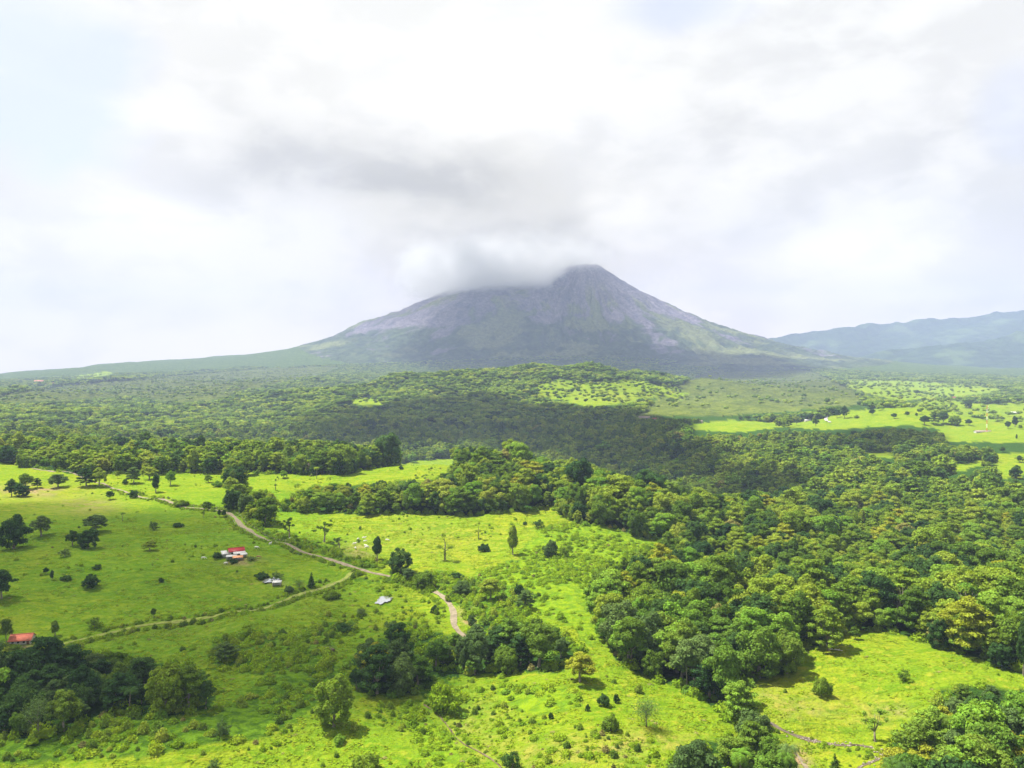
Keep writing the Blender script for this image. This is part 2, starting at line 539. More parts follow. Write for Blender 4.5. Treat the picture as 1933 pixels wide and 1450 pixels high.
def leaf_mat(name, stops, trans=.34, isl=.8):
    m, t = new_mat(name)
    oi = t.n('ShaderNodeObjectInfo')
    geo = t.n('ShaderNodeNewGeometry')
    big = t.noise(geo.outputs['Position'], 0.012, 2.0, .5)
    f = t.math('ADD', t.math('MULTIPLY', oi.outputs['Random'], .75), t.math('MULTIPLY', big, .62))
    f = t.math('SUBTRACT', f, .18)
    c = t.ramp(f, stops)
    rnd = geo.outputs['Random Per Island']
    k = t.math('ADD', 1.0 - isl * .5, t.math('MULTIPLY', rnd, isl))
    hsv = t.n('ShaderNodeHueSaturation', i_Color=c, i_Value=k)
    t.set(hsv.inputs['Hue'], t.math('ADD', .49, t.math('MULTIPLY', rnd, .02)))
    d = t.n('ShaderNodeBsdfDiffuse', i_Color=hsv.outputs[0])
    tr_c = t.n('ShaderNodeHueSaturation', i_Color=hsv.outputs[0], i_Value=1.3, i_Saturation=1.1)
    tr_c.inputs['Hue'].default_value = .485
    tr = t.n('ShaderNodeBsdfTranslucent', i_Color=tr_c.outputs[0])
    mx = t.n('ShaderNodeMixShader', i_0=trans)
    t.link(d.outputs[0], mx.inputs[1]); t.link(tr.outputs[0], mx.inputs[2])
    o = t.n('ShaderNodeOutputMaterial'); t.link(mx.outputs[0], o.inputs[0])
    return m

M = {}
M['leaf'] = leaf_mat('foliage mixed', [(0, (.042, .082, .014)), (.20, (.080, .142, .018)), (.42, (.132, .208, .022)), (.64, (.185, .265, .026)), (.85, (.235, .298, .032)), (1, (.27, .30, .05))])
M['leaf_mid'] = leaf_mat('foliage fresh green', [(0, (.07, .14, .02)), (.5, (.10, .185, .024)), (1, (.14, .23, .028))])
M['leaf_olive'] = leaf_mat('foliage olive', [(0, (.095, .160, .020)), (.5, (.125, .200, .024)), (1, (.165, .235, .030))])
M['leaf_dark'] = leaf_mat('foliage dark', [(0, (.028, .066, .020)), (.5, (.048, .100, .024)), (1, (.075, .135, .028))])
M['leaf_lime'] = leaf_mat('foliage lime', [(0, (.11, .22, .024)), (.5, (.15, .27, .028)), (1, (.20, .30, .035))])
M['leaf_yellow'] = leaf_mat('foliage yellow', [(0, (.21, .26, .022)), (.5, (.26, .29, .026)), (1, (.30, .30, .03))])
M['leaf_rust'] = leaf_mat('foliage rust', [(0, (.20, .21, .05)), (.5, (.24, .235, .06)), (1, (.24, .25, .05))])
M['leaf_grey'] = leaf_mat('foliage grey green', [(0, (.070, .12, .035)), (.5, (.095, .155, .040)), (1, (.13, .19, .050))])
M['scrub'] = leaf_mat('scrub leaves', [(0, (.11, .20, .012)), (.4, (.165, .27, .014)), (.75, (.21, .315, .016)), (1, (.25, .32, .022))])
M['scrub_dry'] = leaf_mat('dry scrub leaves', [(0, (.10, .12, .03)), (.5, (.20, .19, .06)), (1, (.24, .22, .07))])
M['grass_blade'] = leaf_mat('grass blades', [(0, (.12, .19, .008)), (.5, (.165, .24, .009)), (1, (.22, .25, .015))], .35)
M['bark'] = simple_mat('bark', (.20, .17, .13), .9, .3, 1.5, .05)
M['bark_pale'] = simple_mat('pale bark', (.55, .50, .44), .85, .2, 1.2, .03)

def tri_attr_mat_ground():
    m, t = new_mat('ground cover')
    geo = t.n('ShaderNodeNewGeometry')
    P = geo.outputs['Position']
    a = t.attr('cover')               # r pasture, g thicket, b low bush
    s = t.n('ShaderNodeSeparateColor', i_0=a.outputs['Color'])
    d = t.attr('wear')                # r bare earth, g dry grass, b distance
    s2 = t.n('ShaderNodeSeparateColor', i_0=d.outputs['Color'])
    big = t.noise(P, .016, 3.0, .55, .3)
    mid = t.noise(P, .075, 5.0, .65, .4)
    fine = t.noise(P, .9, 5.0, .7)
    fine2 = t.noise(P, .3, 5.0, .65, .3)
    mpz = t.n('ShaderNodeMapping', i_Vector=P)
    mpz.inputs['Scale'].default_value = (.35, 1.0, 1.0)
    mpz.inputs['Rotation'].default_value = (0, 0, .25)
    streak = t.noise(mpz.outputs[0], .22, 4.0, .6, .4)
    # pasture
    g = t.mix(t.sstep(big, .38, .62), c4((.148, .222, .010)), c4((.200, .242, .012)))
    g = t.mix(t.sstep(mid, .44, .58, 0.0, .75), g, c4((.138, .220, .010)))
    g = t.mix(t.sstep(streak, .50, .62, 0.0, .70), g, c4((.085, .170, .006)))
    g = t.mix(t.sstep(fine, .50, .62, 0.0, .65), g, c4((.070, .135, .007)))
    g = t.mix(t.sstep(fine2, .54, .64, 0.0, .65), g, c4((.255, .258, .022)))
    dry = t.math('MULTIPLY', s2.outputs[1], t.sstep(fine2, .35, .6))
    g = t.mix(dry, g, c4((.25, .22, .05)))
    # forest floor, thicket floor and low scrub seen from afar
    fl = t.mix(t.sstep(fine, .35, .65), c4((.018, .045, .008)), c4((.04, .09, .012)))
    can = t.noise(P, .085, 4.0, .7, .2)
    can2 = t.noise(P, .022, 3.0, .6, .2)
    canopy = t.ramp(can, [(.30, (.030, .060, .015)), (.47, (.080, .135, .025)), (.56, (.130, .190, .030)), (.68, (.185, .235, .040))])
    canopy = t.mix(t.sstep(can2, .35, .65, 0.0, .5), canopy, c4((.05, .10, .02)))
    fl = t.mix(s2.outputs[2], fl, canopy)
    th = t.mix(t.sstep(fine2, .4, .6), c4((.10, .185, .010)), c4((.165, .245, .010)))
    lowc = t.noise(P, .14, 4.0, .7)
    lb = t.ramp(lowc, [(.32, (.060, .100, .020)), (.48, (.125, .165, .028)), (.60, (.175, .205, .038)), (.72, (.24, .22, .060))])
    lb = t.mix(t.sstep(can2, .40, .65, 0.0, .6), lb, c4((.055, .085, .022)))
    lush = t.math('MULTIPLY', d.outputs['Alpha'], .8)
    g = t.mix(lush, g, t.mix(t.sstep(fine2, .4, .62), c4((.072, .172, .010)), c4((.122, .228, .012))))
    c = t.mix(s.outputs[0], fl, g)
    c = t.mix(s.outputs[1], c, th)
    c = t.mix(s.outputs[2], c, lb)
    c = t.mix(a.outputs['Alpha'], c, t.mix(t.sstep(fine2, .4, .6), c4((.045, .10, .008)), c4((.10, .19, .010))))
    earth = t.mix(t.sstep(fine, .35, .65), c4((.20, .12, .07)), c4((.36, .25, .15)))
    c = t.mix(t.math('MULTIPLY', s2.outputs[0], t.sstep(mid, .40, .60)), c, earth)
    h = t.math('ADD', t.math('MULTIPLY', fine, .5), t.math('MULTIPLY', streak, 2.4))
    h = t.math('ADD', h, t.math('MULTIPLY', fine2, 1.5))
    far = t.math('MULTIPLY', t.math('SUBTRACT', 1.0, s.outputs[0]), s2.outputs[2])
    h = t.math('ADD', h, t.math('MULTIPLY', t.math('MULTIPLY', can, far), 26.0))
    h = t.math('ADD', h, t.math('MULTIPLY', t.math('MULTIPLY', lowc, s.outputs[2]), 7.0))
    bn = t.n('ShaderNodeBump', i_Height=h, i_Distance=1.35, i_Strength=1.0)
    b = t.n('ShaderNodeBsdfDiffuse', i_Color=c)
    t.link(bn.outputs[0], b.inputs['Normal'])
    o = t.n('ShaderNodeOutputMaterial'); t.link(b.outputs[0], o.inputs[0])
    return m
M['ground'] = tri_attr_mat_ground()

# ------------------------------------------------------------------ ground sheet to the horizon
front = np.radians(np.linspace(-47, 47, 640))
side = np.radians(np.linspace(47, 313, 90))[1:-1]
azs = np.concatenate([front, side])
rs = np.concatenate([[0.5, 30.0], np.exp(np.linspace(math.log(70), math.log(13200), 500))])
NA, NR = len(azs), len(rs)
A, Rg = np.meshgrid(azs, rs)
GX, GY = (Rg * np.sin(A)), (Rg * np.cos(A))
GZ = terrain(GX, GY)
_, vr = volcano_h(GX, GY, False)
GZ = GZ - smooth(515 - vr, 0, 40) * 60.0
dist_g = np.hypot(GX, GY)
lc = land(GX, GY)
infront = (np.abs(A) < math.radians(46)) | (A > math.radians(314))
lc = np.where(infront, lc, FOREST)
cover = np.zeros((NR, NA, 4), np.float32); cover[..., 3] = 1
cover[..., 0] = ((lc == PASTURE) | (lc == WEEDY))
cover[..., 1] = (lc == THICKET)
cover[..., 2] = (lc == LOWBUSH)
cover[..., 3] = (lc == SHRUBS)
wear = np.zeros((NR, NA, 4), np.float32); wear[..., 3] = 1
gpx, gpy = project(GX, GY, GZ)
def blob(px, py, wx, wy):
    return np.exp(-(((gpx - px) / wx) ** 2 + ((gpy - py) / wy) ** 2)) * infront
wear[..., 0] = np.clip(blob(60, 925, 70, 12) * .9 + blob(165, 955, 60, 14) * .5 + blob(455, 1060, 34, 8) * .9 + blob(512, 1100, 22, 5) * .6 + blob(60, 1222, 30, 6) * .6 + blob(675, 1040, 30, 12) * .6 +
                       blob(880, 1170, 18, 26) * .8 + blob(1510, 1438, 22, 22) * 1.0 + blob(620, 1228, 16, 5) * 1.3 +
                       blob(1135, 1420, 60, 20) * .35 + blob(1440, 1300, 30, 12) * .5 + blob(1520, 1340, 40, 14) * .3 + blob(1690, 1345, 30, 14) * .45, 0, 1)
wear[..., 1] = np.clip(blob(900, 1365, 60, 45) * .9 + blob(1020, 1425, 110, 30) * .6 + blob(1210, 1400, 110, 22) * .7 + blob(1480, 1330, 70, 30) * .6 +
                       blob(1640, 1345, 60, 25) * .5 + blob(1330, 735, 200, 30) * .0 + blob(800, 1020, 160, 40) * .25 + blob(330, 1190, 80, 16) * .45 +
                       blob(560, 1130, 60, 20) * .3 + blob(100, 950, 130, 30) * .3 + blob(1490, 1425, 30, 20) * .8 + blob(1150, 750, 60, 10) * .3, 0, 1)
wear[..., 2] = smooth(dist_g, 1500, 3600)
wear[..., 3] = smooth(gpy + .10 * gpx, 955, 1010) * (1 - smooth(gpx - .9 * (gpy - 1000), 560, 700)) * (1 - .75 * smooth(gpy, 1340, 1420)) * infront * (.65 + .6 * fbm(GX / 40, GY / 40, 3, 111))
idx = np.arange(NR * NA).reshape(NR, NA)
q = np.stack([idx[:-1, :], idx[1:, :], np.roll(idx, -1, 1)[1:, :], np.roll(idx, -1, 1)[:-1, :]], -1).reshape(-1, 4)[:, ::-1]
me = mesh_from('ground', np.stack([GX, GY, GZ], -1).reshape(-1, 3), q, [M['ground']], True)
ca = me.color_attributes.new('cover', 'FLOAT_COLOR', 'POINT'); ca.data.foreach_set('color', cover.ravel())
ca = me.color_attributes.new('wear', 'FLOAT_COLOR', 'POINT'); ca.data.foreach_set('color', wear.ravel())
ground = tag(add('ground', me), kind='structure')

# ------------------------------------------------------------------ volcano
def volcano():
    na, nr = 900, 260
    a = np.linspace(0, 2 * math.pi, na, endpoint=False)
    r = np.concatenate([np.linspace(0.5, 520, nr - 3), [535, 550, 565]])
    Am, Rm = np.meshgrid(a, r * VS)
    X, Y = VX + Rm * np.cos(Am), VY + Rm * np.sin(Am)
    Z, rr = volcano_h(X, Y, True)
    T = terrain(X, Y)
    e = smooth(rr, 440, 515)
    Z = Z * (1 - e) + T * e + 1.0 + smooth(rr, 300, 420) * fbm(X / 22, Y / 22, 3, 77) * 9
    Z = Z - smooth(rr, 525, 565) * 90
    ph = Am
    ph = ph + fbm(X / 620, Y / 620, 4, 87) * .32
    cx_, cy_ = np.cos(ph) * 14, np.sin(ph) * 14
    n1_ = fbm(cx_ + rr * .006, cy_, 4, 31)
    n2_ = fbm(cx_ * 2.1, cy_ * 2.1 + rr * .03, 3, 33) * .8
    n3_ = fbm(X / 260, Y / 260, 5, 35)
    n4_ = fbm(X / 45, Y / 45, 3, 37)
    hh = (Z - CAM_H) / VS
    veg = smooth(88 + 60 * n1_ + 90 * n3_ + 30 * n2_ + 20 * n4_ - hh, -14, 16)       # forest below, bare lava and ash above
    bare = np.stack([.150 + .10 * n2_ + .05 * n4_, .135 + .085 * n2_ + .04 * n4_, .165 + .085 * n2_ + .04 * n4_], -1)
    moss = smooth(n1_ + n3_ * .9, .05, .42) * (1 - smooth(hh, 120, 175))
    bare = bare * (1 - moss[..., None]) + np.array([.16, .165, .075]) * moss[..., None]
    fol = np.stack([.045 + .05 * n4_, .066 + .06 * n4_, .030 + .025 * n4_], -1)
    lt = smooth(n3_ + .6 * n1_, .02, .45)
    fol = fol * (1 - lt[..., None]) + np.array([.125, .145, .055]) * lt[..., None]
    col_ = bare * (1 - veg[..., None]) + fol * veg[..., None]
    col_ = np.clip(col_, .012, .5)
    vx, vy = project(X, Y, Z)
    c_ = np.concatenate([col_, np.ones(col_.shape[:2] + (1,))], -1).astype(np.float32)
    idx = np.arange(len(r) * na).reshape(len(r), na)
    q = np.stack([idx[:-1, :], idx[1:, :], np.roll(idx, -1, 1)[1:, :], np.roll(idx, -1, 1)[:-1, :]], -1).reshape(-1, 4)
    m, t = new_mat('volcano slopes')
    at_ = t.attr('slope')
    geo = t.n('ShaderNodeNewGeometry')
    n = t.noise(geo.outputs['Position'], .035, 6.0, .7)
    k = t.sstep(n, .3, .7, .62, 1.4)
    hs = t.n('ShaderNodeHueSaturation', i_Color=at_.outputs['Color'], i_Value=k)
    bn = t.n('ShaderNodeBump', i_Height=n, i_Distance=30.0, i_Strength=.8)
    b = t.n('ShaderNodeBsdfDiffuse', i_Color=hs.outputs[0])
    t.link(bn.outputs[0], b.inputs['Normal'])
    o = t.n('ShaderNodeOutputMaterial'); t.link(b.outputs[0], o.inputs[0])
    me = mesh_from('volcano', np.stack([X, Y, Z], -1).reshape(-1, 3), q, [m], True)
    ca = me.color_attributes.new('slope', 'FLOAT_COLOR', 'POINT'); ca.data.foreach_set('color', c_.ravel())
    ob = add('volcano', me)
    tag(ob, 'broad grey and green volcano cone with its summit in cloud', 'volcano', kind='structure')
volcano()

# ------------------------------------------------------------------ mountain ranges on the right
def far_mat(name, c0, c1):
    m, t = new_mat(name)
    geo = t.n('ShaderNodeNewGeometry')
    n = t.noise(geo.outputs['Position'], .012, 6.0, .65)
    n2 = t.noise(geo.outputs['Position'], .0022, 4.0, .6)
    c = t.mix(t.sstep(n, .35, .65), c4(c0), c4(c1))
    c = t.mix(t.sstep(n2, .5, .65, 0.0, .5), c, c4((.10, .15, .045)))
    bn = t.n('ShaderNodeBump', i_Height=n, i_Distance=60.0, i_Strength=.8)
    b = t.n('ShaderNodeBsdfDiffuse', i_Color=c)
    t.link(bn.outputs[0], b.inputs['Normal'])
    o = t.n('ShaderNodeOutputMaterial'); t.link(b.outputs[0], o.inputs[0])
    return m
M['range'] = far_mat('mountain forest', (.012, .030, .010), (.032, .060, .020))
def mountain(name, label, Y0, depth, prof, x0, x1, n, seed):
    """a ridge whose crest stands at distance Y0; prof = (photo x, photo y) of its skyline"""
    pxs = np.array([p[0] for p in prof], float); hts = np.array([CAM_H + (HY - p[1]) * Y0 / FPX for p in prof])
    xs = np.linspace((x0 - CX) / FPX * Y0, (x1 - CX) / FPX * Y0, n)
    ys = np.linspace(Y0 - depth, Y0 + depth, 90)
    X, Y = np.meshgrid(xs, ys)
    crest = np.interp(CX + FPX * X / Y0, pxs, hts) - 40
    t = (Y - Y0) / depth + fbm(X / 1500, Y / 1500, 3, seed) * .25
    env = np.clip(1 - np.abs(t), 0, 1) ** 1.25
    ridg = 1 - np.abs(fbm(X / 900, Y / 1500, 4, seed + 5)) * 2.0
    Z = 20 + crest * env * (.80 + .20 * ridg * (1 - env) + .20 * env) + fbm(X / 260, Y / 260, 4, seed + 9) * 60 * env
    Z = np.where(env < .02, -15, Z)
    idx = np.arange(X.size).reshape(X.shape)
    q = np.stack([idx[:-1, :-1], idx[:-1, 1:], idx[1:, 1:], idx[1:, :-1]], -1).reshape(-1, 4)
    me = mesh_from(name, np.stack([X, Y, Z], -1).reshape(-1, 3), q, [M['range']], True)
    tag(add(name, me), label, 'mountain', kind='structure')
mountain('mountain_range', 'blue hazy mountain range under the cloud to the right of the volcano', 10200, 2000,
         [(1330, 668), (1400, 640), (1500, 628), (1580, 615), (1640, 608), (1720, 607), (1760, 600), (1810, 594), (1850, 592), (1900, 584), (1940, 581), (2100, 575), (2300, 600), (2600, 640)],
         1330, 2600, 260, 101)
mountain('mountain_ridge', 'nearer wooded blue green ridge below the hazy mountain range', 8000, 1300,
         [(1480, 690), (1600, 674), (1700, 655), (1800, 640), (1880, 632), (1940, 622), (2100, 600), (2300, 610), (2600, 650)],
         1450, 2600, 220, 131)

# ------------------------------------------------------------------ tree prototypes
def ico(sub=1):
    import bmesh
    bm = bmesh.new(); bmesh.ops.create_icosphere(bm, subdivisions=sub, radius=1.0)
    v = np.array([x.co[:] for x in bm.verts]); f = np.array([[k.index for k in x.verts] for x in bm.faces])
    bm.free()
    return v, f
ICO1 = ico(1); ICO2 = ico(2)

def cards(pts, nrm, size, rng, tilt=.55, up=.25):
    """kite-shaped bent leaf sprays at pts facing roughly nrm: 4 verts, 2 triangles each"""
    n = len(pts)
    nn = nrm + rng.normal(0, tilt, (n, 3)); nn[:, 2] += up
    nn /= np.linalg.norm(nn, axis=1)[:, None] + 1e-9
    rv = rng.normal(0, 1, (n, 3))
    u = np.cross(nn, rv); u /= np.linalg.norm(u, axis=1)[:, None] + 1e-9
    v = np.cross(nn, u)
    s = size * rng.uniform(.6, 1.35, (n, 1))
    a = pts - v * s * .5
    b = pts + u * s * .36 - nn * s * .10
    c = pts + v * s * .62 - nn * s * .05
    d = pts - u * s * .36 - nn * s * .10
    V = np.stack([a, b, c, d], 1).reshape(-1, 3)
    k = np.arange(n)[:, None] * 4
    F = np.concatenate([k + np.array([[0, 1, 2]]), k + np.array([[0, 2, 3]])], 0)
    return V, F

def crown_lobes(style, rng):
    """lobes (centre, radii) of a crown about 12 m wide and 14 m tall on the ground"""
    L = []
    if style == 'round':
        L.append(((0, 0, 7.6), (3.7, 3.7, 4.0)))
        for k in range(30):
            a = rng.uniform(0, 6.28); e = rng.uniform(-.75, 1.35)
            r = rng.uniform(3.3, 4.5)
            q = rng.uniform(.8, 1.75)
            L.append(((r * math.cos(a) * math.cos(e), r * math.sin(a) * math.cos(e), 7.6 + 1.12 * r * math.sin(e)), (q * rng.uniform(.9, 1.3), q * rng.uniform(.9, 1.3), q * .8)))
    elif style == 'umbrella':
        for k in range(26):
            a = rng.uniform(0, 6.28); r = 5.3 * math.sqrt(rng.uniform(0, 1))
            z = 11.9 - .19 * r * r + rng.uniform(-1.1, .6)
            L.append(((r * math.cos(a), r * math.sin(a), z), (rng.uniform(.9, 1.9), rng.uniform(.9, 1.9), rng.uniform(.6, 1.1))))
        for k in range(14):
            a = rng.uniform(0, 6.28); r = rng.uniform(1.5, 5.0)
            L.append(((r * math.cos(a), r * math.sin(a), rng.uniform(3.0, 7.5)), (rng.uniform(.9, 1.7), rng.uniform(.9, 1.7), rng.uniform(.7, 1.2))))
        L.append(((0, 0, 7.2), (2.8, 2.8, 3.4)))
    elif style == 'tall':
        for k in range(26):
            z = rng.uniform(2.4, 12.6); rr = 3.2 * math.sin(math.pi * min(max((z + 2) / 16, .0), 1)) ** .7
            a = rng.uniform(0, 6.28); r = rr * rng.uniform(.3, .95)
            L.append(((r * math.cos(a), r * math.sin(a), z), (rng.uniform(.9, 1.7),) * 2 + (rng.uniform(.8, 1.7),)))
        L.append(((0, 0, 8), (2.6, 2.6, 4.6)))
    elif style == 'layered':
        for tier, (z, R, n) in enumerate(((3.6, 4.4, 9), (6.2, 4.9, 13), (9.0, 4.4, 12), (11.2, 3.2, 9), (12.8, 1.5, 4))):
            for k in range(n):
                a = 6.28 * k / n + rng.uniform(-.4, .4); r = R * rng.uniform(.4, 1.12)
                L.append(((r * math.cos(a), r * math.sin(a), z + rng.uniform(-.7, .7)), (rng.uniform(.9, 1.8), rng.uniform(.9, 1.8), rng.uniform(.5, .9))))
        L.append(((0, 0, 8), (1.8, 1.8, 3.4)))
    elif style == 'draped':
        L.append(((0, 0, 6.6), (4.1, 4.1, 5.6)))
        for k in range(34):
            a = rng.uniform(0, 6.28); z = rng.uniform(1.2, 12.6)
            rr = rng.uniform(3.7, 5.0) * math.sqrt(max(1 - ((z - 6.6) / 6.6) ** 2, .05))
            L.append(((rr * math.cos(a), rr * math.sin(a), z), (rng.uniform(.8, 1.7),) * 2 + (rng.uniform(.8, 1.7),)))
    elif style == 'sparse':
        for k in range(13):
            a = rng.uniform(0, 6.28); z = rng.uniform(5.5, 12.5); r = rng.uniform(1.0, 5.0)
            L.append(((r * math.cos(a), r * math.sin(a), z), (rng.uniform(.9, 1.6),) * 2 + (rng.uniform(.6, 1.1),)))
    elif style == 'conifer':
        for k in range(9):
            z = 2.0 + k * 1.3; R = 4.4 * (1 - k / 9.5)
            for j in range(max(1, 5 - k // 2)):
                a = rng.uniform(0, 6.28)
                L.append(((R * .6 * math.cos(a), R * .6 * math.sin(a), z), (max(R * .5, .5), max(R * .5, .5), .7)))
        L.append(((0, 0, 7), (1.0, 1.0, 6.0)))
    elif style == 'bush':                      # 6 m wide, 4 m tall
        L.append(((0, 0, 1.3), (2.1, 2.1, 1.5)))
        for k in range(20):
            a = rng.uniform(0, 6.28); r = rng.uniform(.6, 2.5)
            L.append(((r * math.cos(a), r * math.sin(a), rng.uniform(.5, 3.3) * (1 - r * .14)), (rng.uniform(.4, .9),) * 2 + (rng.uniform(.35, .8),)))
    return L

def crown_mesh(name, style, n, size, seed, mat, core=True, core_k=.70, tilt=.5, shell=1.0):
    rng = np.random.default_rng(seed)
    L = crown_lobes(style, rng)
    Cn = np.array([l[0] for l in L]); Rd = np.array([l[1] for l in L])
    area = (Rd[:, 0] * Rd[:, 1]) ** .5 * (Rd[:, 2] + Rd[:, 0])
    pick = rng.choice(len(L), n * 3, p=area / area.sum())
    dirs = rng.normal(0, 1, (n * 3, 3)); dirs[:, 2] = np.where(rng.uniform(0, 1, n * 3) < .6, np.abs(dirs[:, 2]), dirs[:, 2])
    dirs /= np.linalg.norm(dirs, axis=1)[:, None]
    rad = rng.uniform(.86, 1.08, (n * 3, 1)) if shell >= 1 else rng.uniform(shell, 1.1, (n * 3, 1))
    pts = Cn[pick] + dirs * Rd[pick] * rad
    # drop sprays buried inside other lobes
    keep = np.ones(len(pts), bool)
    for c, r in zip(Cn, Rd):
        keep &= ~((((pts - c) / (r * .86)) ** 2).sum(1) < 1) | (shell < 1)
    keep &= pts[:, 2] > .15
    pts, dirs2 = pts[keep][:n], (dirs / Rd[pick])[keep][:n]
    dirs2 /= np.linalg.norm(dirs2, axis=1)[:, None]
    V, F = cards(pts, dirs2, size, rng, tilt)
    Vs, Fs = [V], [F]; off = len(V)
    if core:
        iv, if_ = ICO1
        for c, r in zip(Cn, Rd):
            v = iv * r * core_k * (1 + rng.uniform(-.14, .14, (len(iv), 1))) + c
            v[:, 2] = np.maximum(v[:, 2], .05)
            Vs.append(v); Fs.append(if_ + off); off += len(v)
    me = mesh_from(name, np.concatenate(Vs), np.concatenate(Fs), [mat])
    return me, L

def trunk_mesh(name, L, seed, mat, h_fork=.42, r0=.38, limbs=6):
    rng = np.random.default_rng(seed)
    mb = MB()
    top = max(l[0][2] for l in L)
    fork = top * h_fork
    b1 = (rng.uniform(-.3, .3), rng.uniform(-.3, .3))
    mb.tube([(0, 0, -1.0), (0, 0, .25), (b1[0], b1[1], fork * .5), (b1[0] * 1.6, b1[1] * 1.6, fork)], [r0 * 1.9, r0 * 1.25, r0, r0 * .8], 7)
    mb.tube([(b1[0] * 1.6, b1[1] * 1.6, fork), (b1[0], b1[1], top * .85)], [r0 * .75, r0 * .2], 6)
    ids = rng.permutation(len(L))[:limbs]
    for i in ids:
        c = L[i][0]
        mid = (c[0] * .5, c[1] * .5, fork + (c[2] - fork) * .35)
        mb.tube([(b1[0] * 1.5, b1[1] * 1.5, fork * .92), mid, c], [r0 * .5, r0 * .33, r0 * .1], 5, False)
    return mesh_from(name, mb.v, [list(f) for f in mb.f], [mat], True)

PROTO = {}
def proto(key, style, n, size, seed, mat='leaf', bark='bark', fork=.42, r0=.38, **kw):
    cm, L = crown_mesh('crown_' + key, style, n, size, seed, M[mat], **kw)
    tm = trunk_mesh('trunk_' + key, L, seed + 1, M[bark], fork, r0)
    PROTO[key] = (tm, cm)
proto('round_a', 'round', 3900, .56, 11)
proto('round_b', 'round', 3900, .58, 12)
proto('umbrella_a', 'umbrella', 3700, .56, 13, fork=.5)
proto('umbrella_b', 'umbrella', 3700, .56, 14, fork=.45)
proto('tall_a', 'tall', 3600, .56, 15)
proto('layered_a', 'layered', 3800, .55, 16, fork=.3)
proto('layered_b', 'layered', 3800, .56, 17, fork=.35)
proto('draped_a', 'draped', 4200, .56, 18)
proto('draped_b', 'draped', 4200, .55, 19)
proto('sparse_a', 'sparse', 1500, .55, 20, fork=.35, core=False, shell=.3)
proto('sparse_b', 'sparse', 1700, .52, 21, fork=.3, core=False, shell=.3)
proto('conifer_a', 'conifer', 1800, .55, 22, fork=.6, r0=.25)
proto('bush_a', 'bush', 1500, .36, 23, fork=.3, r0=.12)
proto('bush_b', 'bush', 1500, .36, 24, fork=.3, r0=.12)
proto('bush_c', 'bush', 1100, .32, 25, fork=.3, r0=.12, core=False, shell=.3)

def palm_proto(key, seed, h=11.0, nf=15, fl=3.6):
    rng = np.random.default_rng(seed)
    mb = MB().tube([(0, 0, -.8), (.15, .05, h * .4), (.35, .1, h * .75), (.45, .1, h)], [.26, .2, .17, .15], 7)
    tm = mesh_from('trunk_' + key, mb.v, [list(f) for f in mb.f], [M['bark']], True)
    V, F = [], []
    for k in range(nf):
        a = 6.283 * k / nf + rng.uniform(-.2, .2); e = rng.uniform(.1, 1.1)
        p = np.array([.45, .1, h]); dirn = np.array([math.cos(a), math.sin(a)])
        perp = np.array([-dirn[1], dirn[0]])
        L_ = fl * rng.uniform(.8, 1.1); el = e
        seg = 7; prev = p.copy()
        for j in range(seg):
            nx = prev + np.array([dirn[0] * math.cos(el), dirn[1] * math.cos(el), math.sin(el)]) * L_ / seg
            wd = .85 * math.sin(math.pi * (j + .8) / (seg + .8)) + .1
            for sgn in (-1, 1):
                for t_ in (0.0, .5):
                    q0 = prev + (nx - prev) * t_; q1 = prev + (nx - prev) * (t_ + .42)
                    tip = (q0 + q1) / 2 + np.array([perp[0] * sgn * wd, perp[1] * sgn * wd, -.35 * wd]) + (nx - prev) * .5
                    b = len(V); V += [q0, q1, tip]; F.append([b, b + 1, b + 2])
            prev = nx; el -= .33
    cm = mesh_from('crown_' + key, np.array(V), np.array(F), [M['leaf']])
    PROTO[key] = (tm, cm)
palm_proto('palm_a', 31)
palm_proto('palm_b', 32, 8.5, 13, 3.0)

def snag_proto(key, seed):
    rng = np.random.default_rng(seed)
    mb = MB().tube([(0, 0, -.8), (.1, 0, 3), (-.1, .1, 7), (.5, .1, 11.5)], [.42, .32, .25, .12], 7)
    mb.tube([(0, 0, 4.2), (-1.8, .3, 5.4), (-3.0, .4, 5.8)], [.2, .13, .05], 5)
    mb.tube([(0, .1, 4.8), (1.9, -.3, 6.2), (2.9, -.4, 6.5)], [.2, .12, .05], 5)
    mb.tube([(.1, .1, 9), (1.3, .2, 10.8), (1.9, .2, 12.6)], [.14, .08, .04], 5)
    tm = mesh_from('trunk_' + key, mb.v, [list(f) for f in mb.f], [M['bark']], True)
    pts = []
    for c, r, n in (((-2.6, .4, 5.9), (1.5, 1.2, .5), 260), ((2.5, -.4, 6.6), (1.6, 1.2, .6), 280), ((.7, .1, 12.0), (1.2, .9, .8), 220), ((.1, 0, 3.0), (.6, .6, 2.0), 150)):
        pts.append(np.array(c) + rng.normal(0, .55, (n, 3)) * np.array(r))
    pts = np.concatenate(pts)
    V, F = cards(pts, np.tile([0, 0, 1.0], (len(pts), 1)), .5, rng, .7)
    PROTO[key] = (tm, mesh_from('crown_' + key, V, F, [M['leaf']]))
snag_proto('snag_a', 41)

